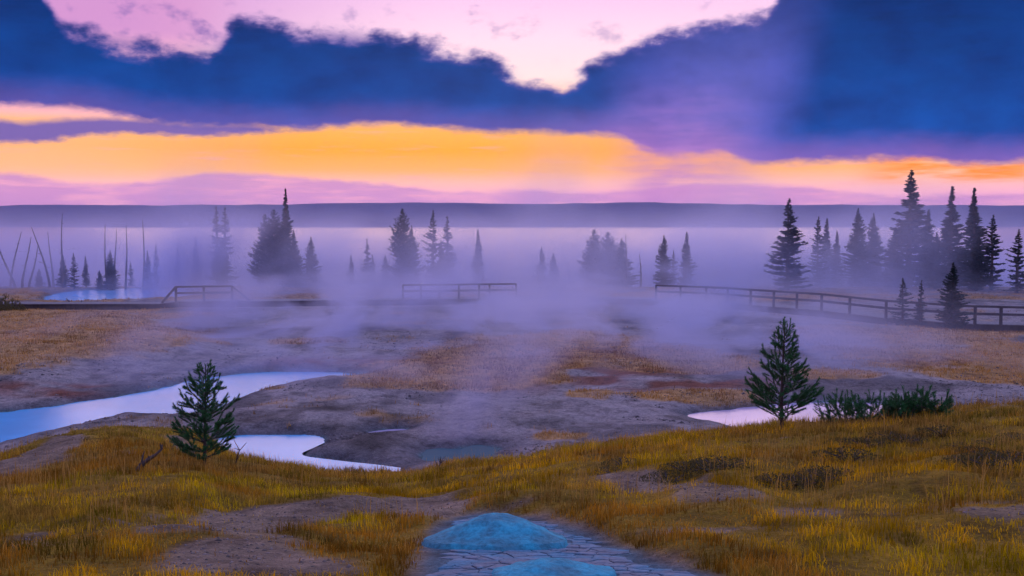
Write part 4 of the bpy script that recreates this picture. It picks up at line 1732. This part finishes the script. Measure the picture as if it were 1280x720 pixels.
# ------------------------------------------------------------------ steam and haze
def vol_mat(name, color, aniso, density_fn, step_rate):
    m_, N, out = new_mat(name)
    pv = N.n('ShaderNodeVolumePrincipled')
    pv.inputs['Color'].default_value = color
    pv.inputs['Anisotropy'].default_value = aniso
    d = density_fn(N)
    N.put(pv.inputs['Density'], d)
    N.put(out.inputs['Volume'], pv.outputs[0])
    m_.cycles.volume_step_rate = step_rate
    return m_


STEAM = (0.68, 0.72, 1.0, 1.0)


def box_mesh(name, x0, x1, y0, y1, z0, z1, mat):
    m_ = MB()
    m_.box(((x0 + x1) / 2, (y0 + y1) / 2, (z0 + z1) / 2), ((x1 - x0) / 2, 0, 0), (0, (y1 - y0) / 2, 0), (0, 0, (z1 - z0) / 2))
    return m_.mesh(name, [mat])


def lake_mist(N):
    pos = N.n('ShaderNodeNewGeometry').outputs['Position']
    s_ = N.n('ShaderNodeSeparateXYZ')
    N.put(s_.inputs[0], pos)
    x, y, z = s_.outputs
    n_ = N.noise(N.vmul(pos, (0.065, 0.03, 0.10)), 1.0, 4, 0.6, 0.5)
    hgt = N.m('EXPONENT', N.m('MULTIPLY', z, -0.30))
    d = N.m('MULTIPLY', hgt, N.sstep(n_, 0.40, 0.62, 0.12, 1.0))
    d = N.m('MULTIPLY', d, N.sstep(y, 77.0, 88.0))
    d = N.m('MULTIPLY', d, N.sstep(y, 105.0, 210.0, 1.0, 0.0))
    d = N.m('MULTIPLY', d, N.sstep(z, 5.0, 11.0, 1.0, 0.0))
    return N.m('MULTIPLY', d, 0.21)


o = link('lake_mist', box_mesh('lake_mist', -190, 190, 76, 335, -0.4, 16, vol_mat('lake_mist', STEAM, 0.55, lake_mist, 0.10)))
tag(o, 'lilac mist lying over the lake and among the firs', 'mist', kind='stuff')


def far_mist(N):
    pos = N.n('ShaderNodeNewGeometry').outputs['Position']
    s_ = N.n('ShaderNodeSeparateXYZ')
    N.put(s_.inputs[0], pos)
    x, y, z = s_.outputs
    n_ = N.noise(N.vmul(pos, (0.006, 0.004, 0.02)), 1.0, 2, 0.5)
    d = N.m('MULTIPLY', N.m('EXPONENT', N.m('MULTIPLY', z, -0.09)), N.sstep(n_, 0.35, 0.65, 0.4, 1.0))
    d = N.m('MULTIPLY', d, N.sstep(y, 340.0, 500.0))
    d = N.m('MULTIPLY', d, N.sstep(y, 1300.0, 2300.0, 1.0, 0.0))
    d = N.m('MULTIPLY', d, N.sstep(z, 38.0, 60.0, 1.0, 0.0))
    return N.m('MULTIPLY', d, 0.0003)


o = link('lake_mist', box_mesh('lake_mist', -2300, 2300, 336, 2350, -0.4, 62, vol_mat('far_lake_mist', STEAM, 0.55, far_mist, 0.18)))
tag(o, 'thin pink mist far out on the lake before the hills', 'mist', kind='stuff')


def basin_steam(N):
    pos = N.n('ShaderNodeNewGeometry').outputs['Position']
    s_ = N.n('ShaderNodeSeparateXYZ')
    N.put(s_.inputs[0], pos)
    x, y, z = s_.outputs
    n_ = N.noise(N.vmul(pos, (0.17, 0.075, 0.40)), 1.0, 4, 0.6, 0.6)
    hgt = N.m('EXPONENT', N.m('MULTIPLY', N.m('SUBTRACT', z, 1.0), -0.75))
    d = N.m('MULTIPLY', hgt, N.sstep(n_, 0.46, 0.62))
    d = N.m('MULTIPLY', d, N.sstep(y, 30.0, 48.0))
    d = N.m('MULTIPLY', d, N.sstep(y, 76.0, 84.0, 1.0, 0.0))
    d = N.m('MULTIPLY', d, N.sstep(x, -24.0, -13.0))
    d = N.m('MULTIPLY', d, N.sstep(x, 9.0, 24.0, 1.0, 0.08))
    d = N.m('MULTIPLY', d, N.sstep(z, 3.4, 4.9, 1.0, 0.0))
    return N.m('MULTIPLY', d, 0.40)


o = link('ground_steam', box_mesh('ground_steam', -36, 44, 29, 85, 0.2, 5, vol_mat('ground_steam', STEAM, 0.55, basin_steam, 0.12)))
tag(o, 'low blue steam drifting over the basin before the boardwalk', 'steam', kind='stuff')


def plume(label, base, radii, height, lean, dens, nscale, step=0.22, grp='steam plumes rising from the hot springs'):
    """steam column: closed lathe, density fades to the skin"""
    def fn(N):
        obj = N.n('ShaderNodeTexCoord').outputs['Object']
        s_ = N.n('ShaderNodeSeparateXYZ')
        N.put(s_.inputs[0], obj)
        x, y, z = s_.outputs
        t = N.m('DIVIDE', z, height, clamp=True)
        cx_ = N.m('MULTIPLY', N.m('POWER', t, 1.4), lean)
        R_ = N.m('ADD', N.m('MULTIPLY', t, radii[1] - radii[0]), radii[0])
        rr = N.m('DIVIDE', N.m('SQRT', N.m('ADD', N.m('POWER', N.m('SUBTRACT', x, cx_), 2.0), N.m('POWER', y, 2.0))), R_)
        n_ = N.noise(N.vmul(obj, (1, 1, 0.55)), nscale, 4, 0.6, 0.4)
        edge_ = N.sstep(N.m('ADD', rr, N.m('MULTIPLY', N.m('SUBTRACT', n_, 0.5), 0.8)), 0.95, 0.15)
        edge_ = N.m('MULTIPLY', edge_, N.sstep(rr, 1.0, 0.75))
        d = N.m('MULTIPLY', edge_, N.sstep(n_, 0.32, 0.66, 0.1, 1.0))
        d = N.m('MULTIPLY', d, N.sstep(t, 0.0, 0.06))
        d = N.m('MULTIPLY', d, N.sstep(t, 0.35, 1.0, 1.0, 0.0))
        return N.m('MULTIPLY', d, dens)
    mt = vol_mat('steam', STEAM, 0.55, fn, step)
    m_ = MB()
    K = 14
    pts = [(lean * (k / K) ** 1.4, 0, height * k / K) for k in range(K + 1)]
    base_i = 0
    sides = 20
    for k, p_ in enumerate(pts):
        R_ = radii[0] + (radii[1] - radii[0]) * k / K
        for q in range(sides):
            an = 2 * math.pi * q / sides
            m_.v.append((p_[0] + R_ * 1.03 * math.cos(an), R_ * 1.03 * math.sin(an), p_[2]))
    for k in range(K):
        for q in range(sides):
            a0, a1 = k * sides + q, k * sides + (q + 1) % sides
            m_.f.append((a0, a1, a1 + sides, a0 + sides))
            m_.mi.append(0)
    m_.f.append(tuple(K * sides + q for q in range(sides)))
    m_.f.append(tuple(reversed(range(sides))))
    m_.mi += [0, 0]
    o = link('steam_plume', m_.mesh('steam_plume', [mt]), None, base)
    tag(o, label, 'steam', grp, kind='stuff')
    return o


def at(px, Y, z):
    return ((px - 640) / F * Y, Y, z)


plume('tall thin column of steam climbing past the railing into the cloud', at(890, 84, 0.9), (4.0, 11.0), 30, 2.0, 0.028, 0.22)
plume('wisp of steam rising from the dark teal pool', at(570, 27.5, 0.75), (1.3, 4.2), 5.6, 5.0, 0.42, 0.5)
plume('thick blue steam bank beside the hump in the boardwalk', at(210, 84, 0.6), (4.5, 7.0), 9, 8.0, 0.5, 0.3)
plume('tall drifting steam behind the straight snags', at(190, 90, 0.4), (4.5, 9.0), 17, 9.0, 0.10, 0.22)
plume('tall pink-lit steam over the lakeshore near the big clump', at(650, 92, 0.3), (5.0, 10.0), 19, 7.0, 0.085, 0.2)
plume('drifting steam around the close pair of firs', at(900, 90, 0.4), (5.0, 9.0), 14, 5.0, 0.08, 0.22)
plume('steam hanging in front of the fir stand', at(1120, 80, 0.6), (7.0, 9.0), 12, 2.0, 0.10, 0.25)
plume('steam drifting off the pale railing', at(560, 82, 0.6), (6.0, 8.0), 8, 3.0, 0.28, 0.28)
plume('low steam rolling towards the hump railing', at(230, 54, 1.0), (2.6, 4.5), 3.6, 6.0, 0.42, 0.45)
plume('low steam curling before the pale railing', at(470, 56, 0.9), (3.0, 5.0), 4.8, 7.0, 0.42, 0.45)
plume('steam veil spreading over the lakeshore behind the railing gap', at(700, 84, 0.4), (7.0, 9.0), 9, 4.0, 0.16, 0.25)
plume('short puff of blue steam below the start of the long railing', at(905, 62, 0.8), (1.6, 2.4), 3.6, -0.4, 0.6, 0.6)

m_, N, out = new_mat('haze')
pv = N.n('ShaderNodeVolumePrincipled')
pv.inputs['Color'].default_value = (0.72, 0.72, 1.0, 1)
pv.inputs['Density'].default_value = 0.00002
pv.inputs['Anisotropy'].default_value = 0.2
N.put(out.inputs['Volume'], pv.outputs[0])
o = link('haze', box_mesh('haze', -9600, 9600, -120, 10400, -9, 240, m_))
tag(o, 'thin lilac evening haze over lake and hills', 'haze', kind='stuff')
print('plates', count)
